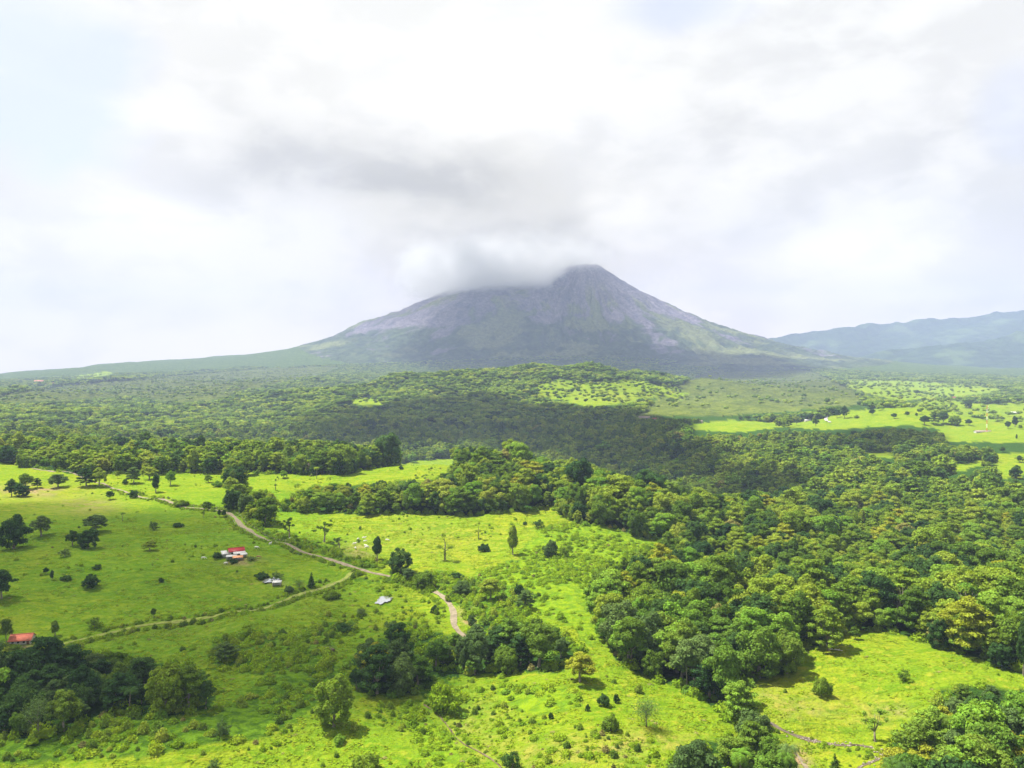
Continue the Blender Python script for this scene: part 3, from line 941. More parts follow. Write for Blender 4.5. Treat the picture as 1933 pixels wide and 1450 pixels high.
# dead leaning tree with bare boughs
def bare_proto(key, seed):
    rng = np.random.default_rng(seed)
    mb = MB().tube([(0, 0, -.5), (.2, 0, 3), (.5, .2, 7)], [.3, .22, .14], 6)
    for k in range(22):
        z0 = rng.uniform(2.5, 7); a = rng.uniform(0, 6.28); l = rng.uniform(2, 5)
        p0 = Vector((z0 * .07, .1, z0)); p1 = p0 + Vector((math.cos(a) * l * .5, math.sin(a) * l * .5, l * .55)); p2 = p1 + Vector((math.cos(a + .4) * l * .4, math.sin(a + .4) * l * .4, l * .5))
        mb.tube([p0, p1, p2], [.1, .06, .02], 4, False)
    tm = mesh_from('trunk_' + key, mb.v, [list(f) for f in mb.f], [M['bark']], True)
    pts = np.stack([rng.normal(0, 2.5, 2400), rng.normal(0, 2.5, 2400), rng.normal(8.4, 2.1, 2400)], -1)
    V, F = cards(pts, np.tile([0, 0, 1.0], (2400, 1)), .40, rng, .8)
    PROTO[key] = (tm, mesh_from('crown_' + key, V, F, [M['leaf_grey']]))
bare_proto('bare_a', 43)

TYPE_W = {'bush': (6.0, 4.0)}
def place_tree(key, x, y, wid, hgt, name, label, cat, group=None, mat=None, rz=None, z=None):
    tm, cm = PROTO[key]
    bw, bh = (6.0, 3.9) if key.startswith('bush') else ((7.0, 12.5) if key.startswith(('palm', 'snag')) else (12.0, 13.6))
    root = bpy.data.objects.new(name, None)
    root.empty_display_size = 1.0
    COL.objects.link(root)
    root.location = (x, y, float(terrain(x, y)) if z is None else z)
    root.rotation_euler = (0, 0, random.uniform(0, 6.28) if rz is None else rz)
    root.scale = (wid / bw, wid / bw, hgt / bh)
    tag(root, label, cat, group)
    for nm, me in (('trunk', tm), ('crown', cm)):
        if nm == 'trunk' and key.startswith('bush'):
            nm = 'stem'
        if nm == 'crown' and key.startswith('bush'):
            nm = 'foliage'
        o = bpy.data.objects.new(nm, me)
        COL.objects.link(o)
        o.parent = root
        if mat and nm in ('crown', 'foliage'):
            o.material_slots[0].link = 'OBJECT'
            o.material_slots[0].material = M[mat]
    return root

# ---- single trees and bushes: photo x, photo y of the base, width and height in photo pixels
SINGLE = []      # world (x, y, radius) kept free of scattered trees
def single(key, px, py, wpx, hpx, label, mat=None, name=None, cat=None, group=None):
    p = at(px, py)
    k = p[1] / FPX
    nm = name or ('bush' if key.startswith('bush') else 'palm_tree' if key.startswith('palm') else 'tree')
    ct = cat or {'bush': 'bush', 'palm_tree': 'palm tree', 'tree': 'tree'}[nm]
    o = place_tree(key, p[0], p[1], wpx * k, hpx * k * 1.04, nm, label, ct, group, mat)
    SINGLE.append((p[0], p[1], wpx * k * .5))
    return o
# far left pasture
single('umbrella_a', 22, 938, 27, 34, 'dark spreading tree, leftmost of the clump at the pasture edge by the left picture border', 'leaf_dark')
single('draped_a', 42, 938, 32, 24, 'low dark rounded tree at the front of the clump on the left pasture', 'leaf_dark')
single('round_a', 48, 923, 32, 30, 'mid green tree at the back of the clump on the left pasture', 'leaf')
single('layered_a', 70, 921, 22, 18, 'small tree at the right end of the clump on the left pasture', 'leaf_dark')
single('umbrella_b', 110, 921, 38, 27, 'wide single umbrella tree between the clump and the tree pair by the track', 'leaf_grey')
single('layered_b', 163, 918, 38, 33, 'broad tree, left one of the touching pair beside the dirt track', 'leaf_dark')
single('umbrella_a', 187, 917, 32, 34, 'spreading tree, right one of the touching pair beside the dirt track', 'leaf')
single('round_b', 208, 943, 19, 16, 'small round dark tree on the pale pasture below the tree pair', 'leaf_dark')
single('draped_b', 252, 940, 20, 15, 'small dark tree right beside the dirt track', 'leaf_dark')
single('tall_a', 294, 929, 25, 33, 'tall very dark narrow tree standing by itself above the track', 'leaf_dark')
single('round_a', 322, 916, 23, 28, 'bright lime green tree beside the tall dark tree', 'leaf_lime')
single('layered_a', 252, 912, 32, 29, 'loose crowned tree in front of the forest edge above the track', 'leaf_grey')
single('bush_a', 236, 914, 14, 10, 'low bush at the foot of the loose crowned tree above the track', 'leaf')
single('round_b', 222, 903, 10, 14, 'tiny tree near the forest edge above the track', 'leaf')
single('umbrella_b', 282, 905, 32, 24, 'spreading tree just behind the tall dark tree', 'leaf')
single('umbrella_a', 393, 911, 16, 15, 'little flat topped tree at the forest edge on the upper pasture', 'leaf')
single('bush_b', 411, 919, 24, 14, 'pale domed bush on the upper pasture left of the roadside trees', 'leaf_lime')
single('tall_a', 441, 930, 26, 42, 'tall feathery tree at the top of the roadside group', 'leaf_grey')
single('umbrella_b', 452, 952, 42, 40, 'flat topped tree in the middle of the roadside group', 'leaf')
single('draped_a', 464, 970, 32, 38, 'shaggy tree just above the road bend', 'leaf_grey')
single('round_b', 500, 991, 56, 52, 'large round tree at the lower end of the roadside group', 'leaf')
single('umbrella_a', 535, 903, 17, 15, 'small tree standing out on the upper middle pasture near the forest', 'leaf_lime')
single('snag_a', 520, 926, 9, 20, 'thin broken stub of a tree on the upper middle pasture', 'leaf_dark')
single('palm_a', 598, 905, 16, 24, 'palm rising beside the forest edge on the upper middle pasture', 'leaf')
single('round_b', 414, 976, 9, 14, 'small dark sapling, left one of the two above the road bend', 'leaf_dark')
single('round_a', 423, 977, 11, 15, 'small dark sapling, right one of the two above the road bend', 'leaf_dark')
single('sparse_a', 384, 977, 12, 15, 'thin leafed sapling left of the two dark saplings at the bend', 'leaf')
single('bush_b', 340, 955, 34, 14, 'long low hedge bush along the dirt track', 'leaf', 'bush')
single('bush_a', 392, 960, 26, 14, 'rounded hedge bush along the track before the bend', 'leaf', 'bush')
# shaded pasture on the left
single('draped_b', 26, 1036, 62, 62, 'big dark shaggy tree standing at the left border of the shaded pasture', 'leaf_dark')
single('umbrella_a', 78, 1012, 42, 38, 'loose spreading tree right of the big dark shaggy tree', 'leaf_grey')
single('umbrella_b', 137, 1031, 26, 31, 'small umbrella tree with visible trunk left of the dark dense tree', 'leaf_dark')
single('draped_a', 166, 1035, 44, 36, 'dense dark round tree in the middle of the shaded pasture', 'leaf_dark')
single('umbrella_b', 180, 1004, 48, 32, 'flat layered tree behind the dense dark round tree', 'leaf_grey')
single('palm_b', 231, 984, 15, 21, 'single palm at the upper edge of the shaded pasture', 'leaf_dark')
single('bush_c', 290, 1001, 27, 20, 'fuzzy brownish green bush on the upper slope of the shaded pasture', 'leaf_grey')
single('umbrella_a', 283, 1039, 31, 18, 'low umbrella tree alone in the middle of the shaded pasture', 'leaf')
single('bush_c', 122, 1051, 28, 18, 'fuzzy bush below the small umbrella tree with visible trunk', 'leaf_grey')
single('bush_a', 335, 995, 24, 9, 'dark low bush on the slope above the red roofed house', 'leaf_dark')
single('round_a', 87, 1084, 13, 13, 'small dark tree, upper one of two on the left of the shaded pasture', 'leaf_dark')
single('tall_a', 98, 1095, 13, 18, 'small dark narrow tree, lower one of two on the left of the shaded pasture', 'leaf_dark')
single('bush_b', 125, 1095, 24, 10, 'dark low bush right of the two small dark trees', 'leaf_dark')
single('bush_a', 184, 1074, 20, 9, 'dark flattened bush left of the low umbrella tree', 'leaf_dark')
single('draped_b', 172, 1110, 35, 25, 'squat dark block shaped tree on the lower shaded pasture', 'leaf_dark')
single('bush_a', 304, 1099, 12, 9, 'tiny dark bush right of the squat block shaped tree', 'leaf_dark')
single('umbrella_a', 3, 1130, 50, 54, 'tall open tree cut by the left border above the orange roof', 'leaf_dark')
single('bush_b', 494, 1093, 30, 15, 'dark bush on the left behind the little white pond', 'leaf_dark')
single('bush_c', 522, 1094, 30, 17, 'greyer bush on the right behind the little white pond', 'leaf_grey')
single('bush_b', 410, 1054, 22, 14, 'dark bush left of the red roofed house', 'leaf_dark')
single('bush_a', 440, 1064, 18, 10, 'dark bush directly in front of the red roofed house', 'leaf_dark')
single('bush_c', 475, 1058, 22, 9, 'low garden bush right of the red roofed house', 'leaf_grey')
single('conifer_a', 588, 1110, 22, 30, 'pointed conifer shaped tree right of the pond', 'leaf_dark')
single('bare_a', 565, 1112, 24, 18, 'half bare brown tree left of the conifer shaped tree', None)
single('bush_b', 545, 1118, 22, 15, 'dull green bush left of the half bare tree near the little shed', 'leaf_grey')
single('sparse_a', 546, 1016, 38, 44, 'fuzzy open tree above the road, first one right of the bend', 'leaf')
single('sparse_b', 612, 1023, 48, 40, 'wide open crowned tree above the road, second one right of the bend', 'leaf')
single('sparse_a', 640, 1037, 32, 26, 'small loose tree at the right foot of the wide open crowned tree', 'leaf_grey')
# middle pasture
single('tall_a', 712, 1056, 30, 42, 'dark upright tree beside the grazing cattle', 'leaf_dark')
single('draped_b', 756, 1082, 46, 46, 'dark dense round tree just above the road fork', 'leaf_dark')
single('snag_a', 840, 1057, 30, 48, 'tall broken tree with two side tufts on the middle pasture', 'leaf')
single('snag_a', 903, 1018, 16, 31, 'slim upright tree with clustered top on the middle pasture', 'leaf')
single('bush_b', 914, 1041, 27, 17, 'dark solid bush below the slim upright tree', 'leaf_dark')
single('tall_a', 968, 1047, 34, 54, 'tallest single tree of the middle pasture with leafy crown', 'leaf')
single('bush_a', 1040, 1050, 34, 32, 'rounded left half of the big thorn thicket right of the tallest single tree', 'leaf_grey')
single('bush_c', 1068, 1052, 36, 34, 'rounded right half of the big thorn thicket right of the tallest single tree', 'leaf')
single('bush_c', 1016, 997, 26, 19, 'fuzzy dark bush near the forest on the upper middle pasture', 'leaf_dark')
single('bush_b', 991, 991, 9, 8, 'tiny round bush left of the fuzzy dark bush', 'leaf_dark')
single('palm_b', 803, 909, 14, 18, 'small palm on the bright green field before the crest forest', 'leaf_dark')
single('bush_b', 757, 886, 10, 8, 'small bush at the upper rim of the bright crest field', 'leaf_dark')
single('bush_c', 680, 1000, 9, 8, 'scrubby bush above the grazing cattle', 'leaf_dark')
single('bush_c', 677, 1025, 12, 9, 'scrubby bush among the grazing cattle', 'leaf_grey')
single('draped_a', 800, 1110, 44, 30, 'low spreading tree above the road between fork and bend', 'leaf')
single('round_a', 770, 1096, 28, 24, 'round tree by the road just right of the fork', 'leaf_grey')
single('draped_b', 872, 1122, 38, 26, 'grey green rounded tree above the sandy road bend', 'leaf_grey')
single('round_b', 925, 1132, 46, 40, 'full leafed tree right of the sandy road bend', 'leaf')
single('bush_a', 860, 1092, 30, 12, 'low dark bush group on the slope above the road', 'leaf_dark')
single('layered_a', 992, 1150, 40, 34, 'loose tree at the corner between scrub slope and middle woods', 'leaf_grey')
single('bush_b', 980, 1122, 26, 22, 'round bush at the foot of the scrub slope', 'leaf_dark')
single('bush_b', 820, 1157, 18, 17, 'round dark bush on the meadow left of the sandy road', 'leaf_dark')
single('bush_c', 740, 1190, 36, 22, 'fuzzy brown bush on the meadow left of the sandy road', 'leaf_grey')
single('bush_c', 682, 1162, 30, 16, 'fuzzy bush below the white reflecting pond', 'leaf_grey')
single('bush_a', 845, 1135, 14, 14, 'bush at the inner side of the sandy road', 'leaf')
single('bush_a', 650, 1190, 40, 14, 'wide low shrub mound left of the fuzzy brown bush', 'leaf_dark')
single('bush_b', 625, 1130, 40, 18, 'wide green shrub mound on the knoll below the road fork', 'leaf')
single('bush_a', 890, 1180, 20, 20, 'green bush at the right edge of the sandy road', 'leaf_grey')
# lower left
single('round_a', 290, 1166, 12, 18, 'thin small tree in the hedge of the lower track', 'leaf')
single('bush_c', 178, 1186, 32, 26, 'fuzzy bush above the lower track near its left end', 'leaf')
single('tall_a', 104, 1200, 26, 28, 'slim tree in the hedge right of the orange roof', 'leaf')
single('bush_b', 64, 1230, 26, 14, 'green shrub in front of the orange roofed house', 'leaf')
single('round_b', 12, 1212, 26, 44, 'round tree touching the left end of the orange roof', 'leaf')
single('layered_b', 426, 1248, 52, 34, 'yellowish topped tree alone on the weedy slope', 'leaf_grey')
single('bush_c', 420, 1392, 36, 38, 'brownish fuzzy bush in the weedy lower left meadow', 'leaf_grey')
single('bush_c', 404, 1452, 32, 22, 'brownish fuzzy bush cut by the bottom border', 'leaf_grey')
single('draped_a', 312, 1345, 72, 88, 'big light olive tree standing out of the dark lower left wood', 'leaf')
single('bare_a', 72, 1392, 62, 80, 'feathery grey tree with pale trunk at the front of the dark lower left wood', None)
single('draped_b', 630, 1372, 78, 96, 'very large bright topped tree standing alone in the lower meadow', 'leaf')
single('bush_c', 966, 1452, 46, 42, 'dark fuzzy bush at the middle of the bottom border', 'leaf_dark')
single('bush_b', 690, 1456, 60, 40, 'wide rounded bush at the bottom border left of the creek', 'leaf')
single('bush_a', 60, 1404, 30, 14, 'small leafy shrub at the bottom left', 'scrub')
single('bush_b', 640, 1404, 28, 20, 'bright lime shrub below the very large tree', 'leaf_lime')
single('bush_a', 836, 1342, 70, 56, 'large grassy dark shrub mound beside the muddy creek', 'scrub')
# lower centre
single('umbrella_b', 1095, 1287, 62, 56, 'yellow flat topped tree with bare trunk in the lower centre', 'leaf_yellow')
single('bare_a', 1220, 1372, 58, 54, 'half bare yellowish tree on the lower centre meadow', None)
single('bush_a', 1154, 1379, 42, 32, 'round green bush left of the half bare yellowish tree', 'leaf')
single('bush_b', 1140, 1332, 30, 26, 'double shrub upslope of the round green bush', 'leaf_dark')
single('bush_a', 1163, 1327, 15, 18, 'small dark upright shrub right of the double shrub', 'leaf_dark')
single('bush_b', 1109, 1342, 11, 15, 'small upright shrub, alone left of the round green bush', 'leaf_dark')
single('bush_a', 1206, 1308, 20, 18, 'shrub under the wood edge in the lower centre', 'leaf')
single('bush_b', 1040, 1357, 12, 14, 'small dark shrub on the bright lower centre meadow', 'leaf_dark')
# lower right pasture
single('layered_a', 1564, 1229, 74, 82, 'big layered tree at the upper rim of the right hand pasture', 'leaf')
single('umbrella_a', 1614, 1207, 22, 24, 'small tree with its own round shadow on the right hand pasture', 'leaf')
single('bush_b', 1551, 1313, 42, 42, 'round fuzzy bush in the middle of the right hand pasture', 'leaf')
single('bush_c', 1706, 1285, 32, 24, 'thin low bush on the right part of the right hand pasture', 'leaf')
single('sparse_b', 1652, 1400, 62, 66, 'airy pale tree leaning over the creek', 'leaf_lime')
single('conifer_a', 1576, 1456, 30, 34, 'little conifer shaped tree on the creek meadow at the bottom border', 'leaf')
single('tall_a', 1932, 1275, 40, 100, 'tall dark tree cut by the right border beside the pasture', 'leaf_dark')
# far right pasture
for args in [
    ('round_a', 1745, 802, 22, 18, 'round tree, leftmost of the dark row in the far right pasture'), ('layered_a', 1763, 801, 20, 22, 'tree, second from the left of the dark row in the far right pasture'),
    ('round_b', 1780, 800, 24, 22, 'tree, in the middle of the dark row in the far right pasture'), ('draped_a', 1803, 803, 24, 18, 'tree, right end of the dark row in the far right pasture'),
    ('round_a', 1829, 803, 15, 12, 'round tree between the dark row and the radio mast'), ('round_b', 1854, 789, 5, 6, 'tiny tree left of the radio mast'),
    ('umbrella_a', 1875, 783, 14, 9, 'low wide tree right behind the radio mast'), ('sparse_a', 1884, 797, 11, 15, 'open tree right of the radio mast'),
    ('round_a', 1903, 810, 13, 15, 'dark compact tree at the right of the radio mast by a taller group'), ('tall_a', 1916, 806, 18, 20, 'taller tree of the group right of the radio mast'),
    ('round_b', 1926, 811, 9, 9, 'small tree of the group right of the radio mast'), ('tall_a', 1919, 830, 6, 10, 'narrow shrub like tree at the lower right of the far pasture'),
    ('bush_a', 1617, 789, 12, 6, 'small bush left on the far right pasture'), ('round_b', 1646, 784, 15, 12, 'round tree, first of three evenly spaced on the far pasture'),
    ('round_a', 1688, 790, 14, 10, 'low round tree, second of three evenly spaced on the far pasture'), ('round_b', 1712, 786, 11, 9, 'small round tree, third of three evenly spaced on the far pasture'),
    ('umbrella_b', 1730, 787, 6, 8, 'tiny thin tree left of the dark row'), ('round_a', 1754, 775, 12, 12, 'tree behind the dark row on the far pasture'),
    ('round_b', 1798, 773, 12, 12, 'tree under the wood strip of the far pasture'), ('draped_a', 1828, 770, 16, 12, 'dense tree at the far end of the pasture before the mast'),
    ('round_a', 1730, 745, 14, 9, 'lonely tree on the farthest strip of pasture'), ('umbrella_a', 1594, 790, 16, 24, 'dark broad tree right beside the grey road'),
    ('round_b', 1580, 789, 14, 16, 'rounded tree touching the broad tree beside the grey road'), ('round_a', 1480, 803, 18, 12, 'dark low tree on the narrow far pasture'),
    ('umbrella_b', 1540, 804, 14, 14, 'small umbrella tree left of the grey road'), ('sparse_a', 1504, 803, 9, 10, 'pale small tree on the narrow far pasture'),
    ('umbrella_a', 1925, 873, 16, 13, 'umbrella tree on the small field at the right border'), ('tall_a', 1882, 872, 9, 14, 'narrow tree on the small field at the right border'),
    ('draped_b', 1918, 903, 26, 24, 'dark dense tree in front of the small field at the right border')]:
    single(*args, 'leaf_dark' if args[1] % 3 else 'leaf')

# ------------------------------------------------------------------ forest
def jitter_grid(r0, r1, s, az=46):
    h = r1 * math.sin(math.radians(az))
    xs = np.arange(-h, h, s); ys = np.arange(r0 * math.cos(math.radians(az)), r1, s)
    X, Y = np.meshgrid(xs, ys)
    X = X + RNG.uniform(-.42, .42, X.shape) * s; Y = Y + RNG.uniform(-.42, .42, X.shape) * s
    X, Y = X.ravel(), Y.ravel()
    R = np.hypot(X, Y); Az = np.abs(np.arctan2(X, Y))
    k = (R >= r0) & (R < r1) & (Az < math.radians(az))
    return X[k], Y[k]

# lines of road, track and creeks in the photograph
ROAD = [(60, 884), (100, 889), (150, 898), (200, 915), (250, 934), (330, 951), (420, 965), (438, 972), (448, 982), (460, 996), (490, 1015), (560, 1037), (620, 1056), (670, 1072), (720, 1085), (780, 1099), (822, 1114), (846, 1137), (858, 1155), (855, 1170), (860, 1188), (880, 1204)]
TRACK = [(672, 1076), (650, 1094), (600, 1115), (520, 1140), (440, 1158), (340, 1172), (220, 1191), (130, 1213), (60, 1236)]
CREEK = [(800, 1330), (830, 1352), (852, 1378), (866, 1402), (905, 1420), (940, 1440), (960, 1470)]
STREAM = [(1440, 1358), (1478, 1380), (1510, 1392), (1550, 1402), (1590, 1408), (1625, 1406), (1655, 1416), (1668, 1428), (1650, 1438), (1620, 1448), (1590, 1475)]
def world_line(pts, step=2.0):
    P = np.array([at(*p)[:2] for p in pts])
    for _ in range(3):                                   # corner cutting
        Q = [P[0]]
        for a, b in zip(P[:-1], P[1:]):
            Q += [a * .75 + b * .25, a * .25 + b * .75]
        Q.append(P[-1]); P = np.array(Q)
    s = np.concatenate([[0], np.cumsum(np.hypot(*np.diff(P, axis=0).T))])
    t = np.arange(0, s[-1], step)
    return np.stack([np.interp(t, s, P[:, 0]), np.interp(t, s, P[:, 1])], -1)
ROAD_W = world_line(ROAD); TRACK_W = world_line(TRACK); CREEK_W = world_line(CREEK, 1.0); STREAM_W = world_line(STREAM, 1.0)
KEEP = np.concatenate([ROAD_W, TRACK_W, STREAM_W])
def clear_of(X, Y, r=5.0, lines=None):
    Lp = KEEP if lines is None else lines
    ok = np.ones(len(X), bool)
    for i in range(0, len(X), 4000):
        d = np.hypot(X[i:i + 4000, None] - Lp[None, :, 0], Y[i:i + 4000, None] - Lp[None, :, 1]).min(1)
        ok[i:i + 4000] = d > r
    return ok
SG = np.array(SINGLE)
def clear_of_singles(X, Y, k=.8):
    ok = np.ones(len(X), bool)
    for i in range(0, len(X), 4000):
        d = np.hypot(X[i:i + 4000, None] - SG[None, :, 0], Y[i:i + 4000, None] - SG[None, :, 1]) - SG[None, :, 2] * k
        ok[i:i + 4000] = d.min(1) > 2.0
    return ok
HOUSES_PX = [(443, 1052), (40, 1212), (523, 1106), (512, 1098), (725, 1137), (1215, 790), (1855, 816), (1320, 796)]
HOUSE_W = np.array([at(*p)[:2] for p in HOUSES_PX])

def forest_points(r0, r1, s, hmin, hmax, top_k=1.05):
    X, Y = jitter_grid(r0, r1, s)
    Hh = hmin + (hmax - hmin) * RNG.uniform(0, 1, len(X)) ** 1.3
    Hh *= 1 + fbm(X / 60, Y / 60, 2, 91) * .5
    Hh *= np.where(RNG.uniform(0, 1, len(X)) < .05, 1.35, 1.0)
    k = np.ones(len(X), bool)
    for f in (.02, .3, .55, .8, 1.0):
        k &= land(X, Y, Hh * top_k * f) == FOREST
    X, Y, Hh = X[k], Y[k], Hh[k]
    k = clear_of(X, Y, 5.5) & clear_of_singles(X, Y)
    for hx in HOUSE_W:
        k &= np.hypot(X - hx[0], Y - hx[1]) > 12
    return X[k], Y[k], Hh[k]

NX, NY, NH = forest_points(170, 720, 6.5, 7, 19, .80)
pxn, pyn = project(NX, NY, terrain(NX, NY) + NH * .6)
vis = (pxn > -40) & (pxn < 1970) & (pyn < 1500)
order = np.argsort(np.where(vis, np.hypot(NX, NY), 1e9))
KEYS = ['round_a', 'round_b', 'umbrella_a', 'umbrella_b', 'tall_a', 'layered_a', 'layered_b', 'draped_a', 'draped_b', 'palm_a', 'conifer_a']
KP = np.array([.13, .13, .11, .10, .08, .10, .10, .09, .09, .07, .005]); KP /= KP.sum()
STYLE_WORDS = {'round': 'round-crowned', 'umbrella': 'umbrella-crowned', 'tall': 'narrow-crowned', 'layered': 'tier-crowned', 'draped': 'vine-draped', 'palm': 'palm-like', 'conifer': 'cone-shaped'}
def area_name(px, py):
    if px < 420 and py > 1180: return ('the dark wood below the orange roof', 'trees of the dark lower left wood')
    if 640 < px < 1110 and 1140 < py < 1340: return ('the shaded wood below the sandy road', 'trees of the wood below the sandy road')
    if px > 1620 and py > 1280: return ('the wood of the lower right corner', 'trees of the lower right corner wood')
    if 1230 < px < 1520 and py > 1350: return ('the creek thicket at the bottom', 'trees of the creek thicket')
    if px > 1480: return ('the forest above the right pasture', 'trees of the forest above the right hand pasture')
    return ('the forest by the scrub slope', 'trees of the forest right of the scrub slope')
nkey = RNG.choice(len(KEYS), len(NX), p=KP)
IND = order[:205]
NEARBY = []
hq = np.quantile(NH[IND], (.33, .67))
COLS = [('leaf_dark', 'dark green', .22), ('leaf_grey', 'grey green', .16), ('leaf_mid', 'fresh green', .30), ('leaf_olive', 'olive green', .18), ('leaf_lime', 'lime green', .07), ('leaf_yellow', 'yellow', .02), ('leaf_rust', 'rusty brown', .008)]
SGL = [(o, project(o.location.x, o.location.y, o.location.z)) for o in bpy.data.objects if o.get('label') and o.get('category') in ('tree', 'bush')]
for i in IND:
    key = KEYS[nkey[i]]
    x, y, h = float(NX[i]), float(NY[i]), float(NH[i])
    ppx, ppy = project(x, y, float(terrain(x, y)))
    where, grp = area_name(ppx, ppy)
    st = STYLE_WORDS[key.split('_')[0]]
    nm = 'palm_tree' if key.startswith('palm') else 'tree'
    wd = h * random.uniform(.72, 1.05) if not key.startswith('palm') else 7.0
    if key.startswith(('tall', 'conifer')): wd *= .75
    probs = [c[2] for c in COLS]
    if ppx < 420 and ppy > 1180: probs = [.6, .15, .12, .13, 0, 0, 0]
    mat, colw, _ = random.choices(COLS, probs)[0]
    sw = 'small' if h < hq[0] else ('midsized' if h < hq[1] else 'large')
    rim = land(np.array([x]), np.array([y - 14.0]), .2)[0] != FOREST
    lab = '%s %s %s tree %s %s' % (sw, colw, st, 'edging' if rim else 'inside', where)
    NEARBY.append((lab, ppx, place_tree(key, x, y, wd, h, nm, lab, 'palm tree' if nm == 'palm_tree' else 'tree', grp, mat)))

ORD = ['leftmost', 'second-from-left', 'third-from-left', 'fourth-from-left', 'fifth-from-left', 'sixth-from-left', 'seventh-from-left', 'eighth-from-left', 'ninth-from-left']
for lab in {n[0] for n in NEARBY}:
    same = sorted((n for n in NEARBY if n[0] == lab), key=lambda n: n[1])
    if len(same) > 1:
        for k, n in enumerate(same):
            n[2]['label'] = '%s %s' % (ORD[k] if k < len(ORD) - 1 and k < len(same) - 1 else 'rightmost', lab)
# ---- the rest of the forest as one mass, instanced on points
LIB = bpy.data.collections.new('library')        # never linked to the scene
def lib_obj(name, me):
    o = bpy.data.objects.new(name, me)
    return o
def joined(name, tm, cm):
    tv = np.zeros(len(tm.vertices) * 3, np.float32); tm.vertices.foreach_get('co', tv)
    return None

def make_lib(cname, items):
    c = bpy.data.collections.new(cname)
    for k, (nm, mes) in enumerate(items):
        c.objects.link(bpy.data.objects.new('%02d_%s' % (k, nm), mes))
    return c

def scatter_group(name, coll, realize=False):
    g = bpy.data.node_groups.new(name, 'GeometryNodeTree')
    g.interface.new_socket('Geometry', in_out='INPUT', socket_type='NodeSocketGeometry')
    g.interface.new_socket('Geometry', in_out='OUTPUT', socket_type='NodeSocketGeometry')
    gi = g.nodes.new('NodeGroupInput'); go = g.nodes.new('NodeGroupOutput')
    ci = g.nodes.new('GeometryNodeCollectionInfo'); ci.inputs['Collection'].default_value = coll
    ci.inputs['Separate Children'].default_value = True; ci.inputs['Reset Children'].default_value = True
    iop = g.nodes.new('GeometryNodeInstanceOnPoints'); iop.inputs['Pick Instance'].default_value = True
    def na(nm, dt):
        n = g.nodes.new('GeometryNodeInputNamedAttribute'); n.data_type = dt; n.inputs['Name'].default_value = nm
        return n.outputs['Attribute']
    e2r = g.nodes.new('FunctionNodeEulerToRotation')
    L_ = g.links.new
    L_(gi.outputs[0], iop.inputs['Points']); L_(ci.outputs[0], iop.inputs['Instance'])
    L_(na('pick', 'INT'), iop.inputs['Instance Index']); L_(na('turn', 'FLOAT_VECTOR'), e2r.inputs[0]); L_(e2r.outputs[0], iop.inputs['Rotation'])
    L_(na('size', 'FLOAT_VECTOR'), iop.inputs['Scale']); L_(iop.outputs[0], go.inputs[0])
    return g

def scatter(name, coll, P, pick, size, label, turn=None, cat=None):
    n = len(P)
    me = bpy.data.meshes.new(name)
    me.vertices.add(n); me.vertices.foreach_set('co', np.asarray(P, np.float32).ravel())
    a = me.attributes.new('pick', 'INT', 'POINT'); a.data.foreach_set('value', np.asarray(pick, np.int32))
    if turn is None:
        turn = np.zeros((n, 3)); turn[:, 2] = RNG.uniform(0, 6.28, n); turn[:, :2] = RNG.normal(0, .05, (n, 2))
    a = me.attributes.new('turn', 'FLOAT_VECTOR', 'POINT'); a.data.foreach_set('vector', np.asarray(turn, np.float32).ravel())
    a = me.attributes.new('size', 'FLOAT_VECTOR', 'POINT'); a.data.foreach_set('vector', np.asarray(size, np.float32).ravel())
    me.update()
    o = add(name, me)
    md = o.modifiers.new('scatter', 'NODES'); md.node_group = scatter_group(name, coll)
    tag(o, label, cat, kind='stuff')
    return o

near_items = [(k, PROTO[k][1]) for k in KEYS]
# add leafy variants in other hues (same shapes, other species)
def recolour(me, mat):
    m2 = me.copy(); m2.materials[0] = M[mat]; return m2
near_items += [('rust', recolour(PROTO['umbrella_a'][1], 'leaf_rust')), ('yellow', recolour(PROTO['layered_b'][1], 'leaf_yellow')), ('lime', recolour(PROTO['round_b'][1], 'leaf_lime')), ('dark', recolour(PROTO['draped_a'][1], 'leaf_dark'))]
near_items += [('bare', PROTO['bare_a'][0]), ('sparse', PROTO['sparse_b'][1])]
near_coll = make_lib('near_trees', near_items)
rest = np.setdiff1d(np.arange(len(NX)), IND)
x, y, h = NX[rest], NY[rest], NH[rest]
pk = nkey[rest].copy()
u = RNG.uniform(0, 1, len(pk))
pk[u < .008] = 11; pk[(u > .28) & (u < .30)] = 15; pk[(u > .30) & (u < .38)] = 16; pk[(u > .02) & (u < .05)] = 12; pk[(u > .06) & (u < .15)] = 13; pk[(u > .15) & (u < .28)] = 14
sx = h / 13.6 * RNG.uniform(.82, 1.2, len(h))
sx = np.where(np.isin(pk, (4, 10)), sx * .8, sx)
sz = np.where(pk == 9, 1.0, h / 13.6); sx = np.where(pk == 9, 1.0, sx)
scatter('forest', near_coll, np.stack([x, y, terrain(x, y) - .3], -1), pk, np.stack([sx, sx, sz], -1), 'dense rainforest trees covering the slopes between the pastures')

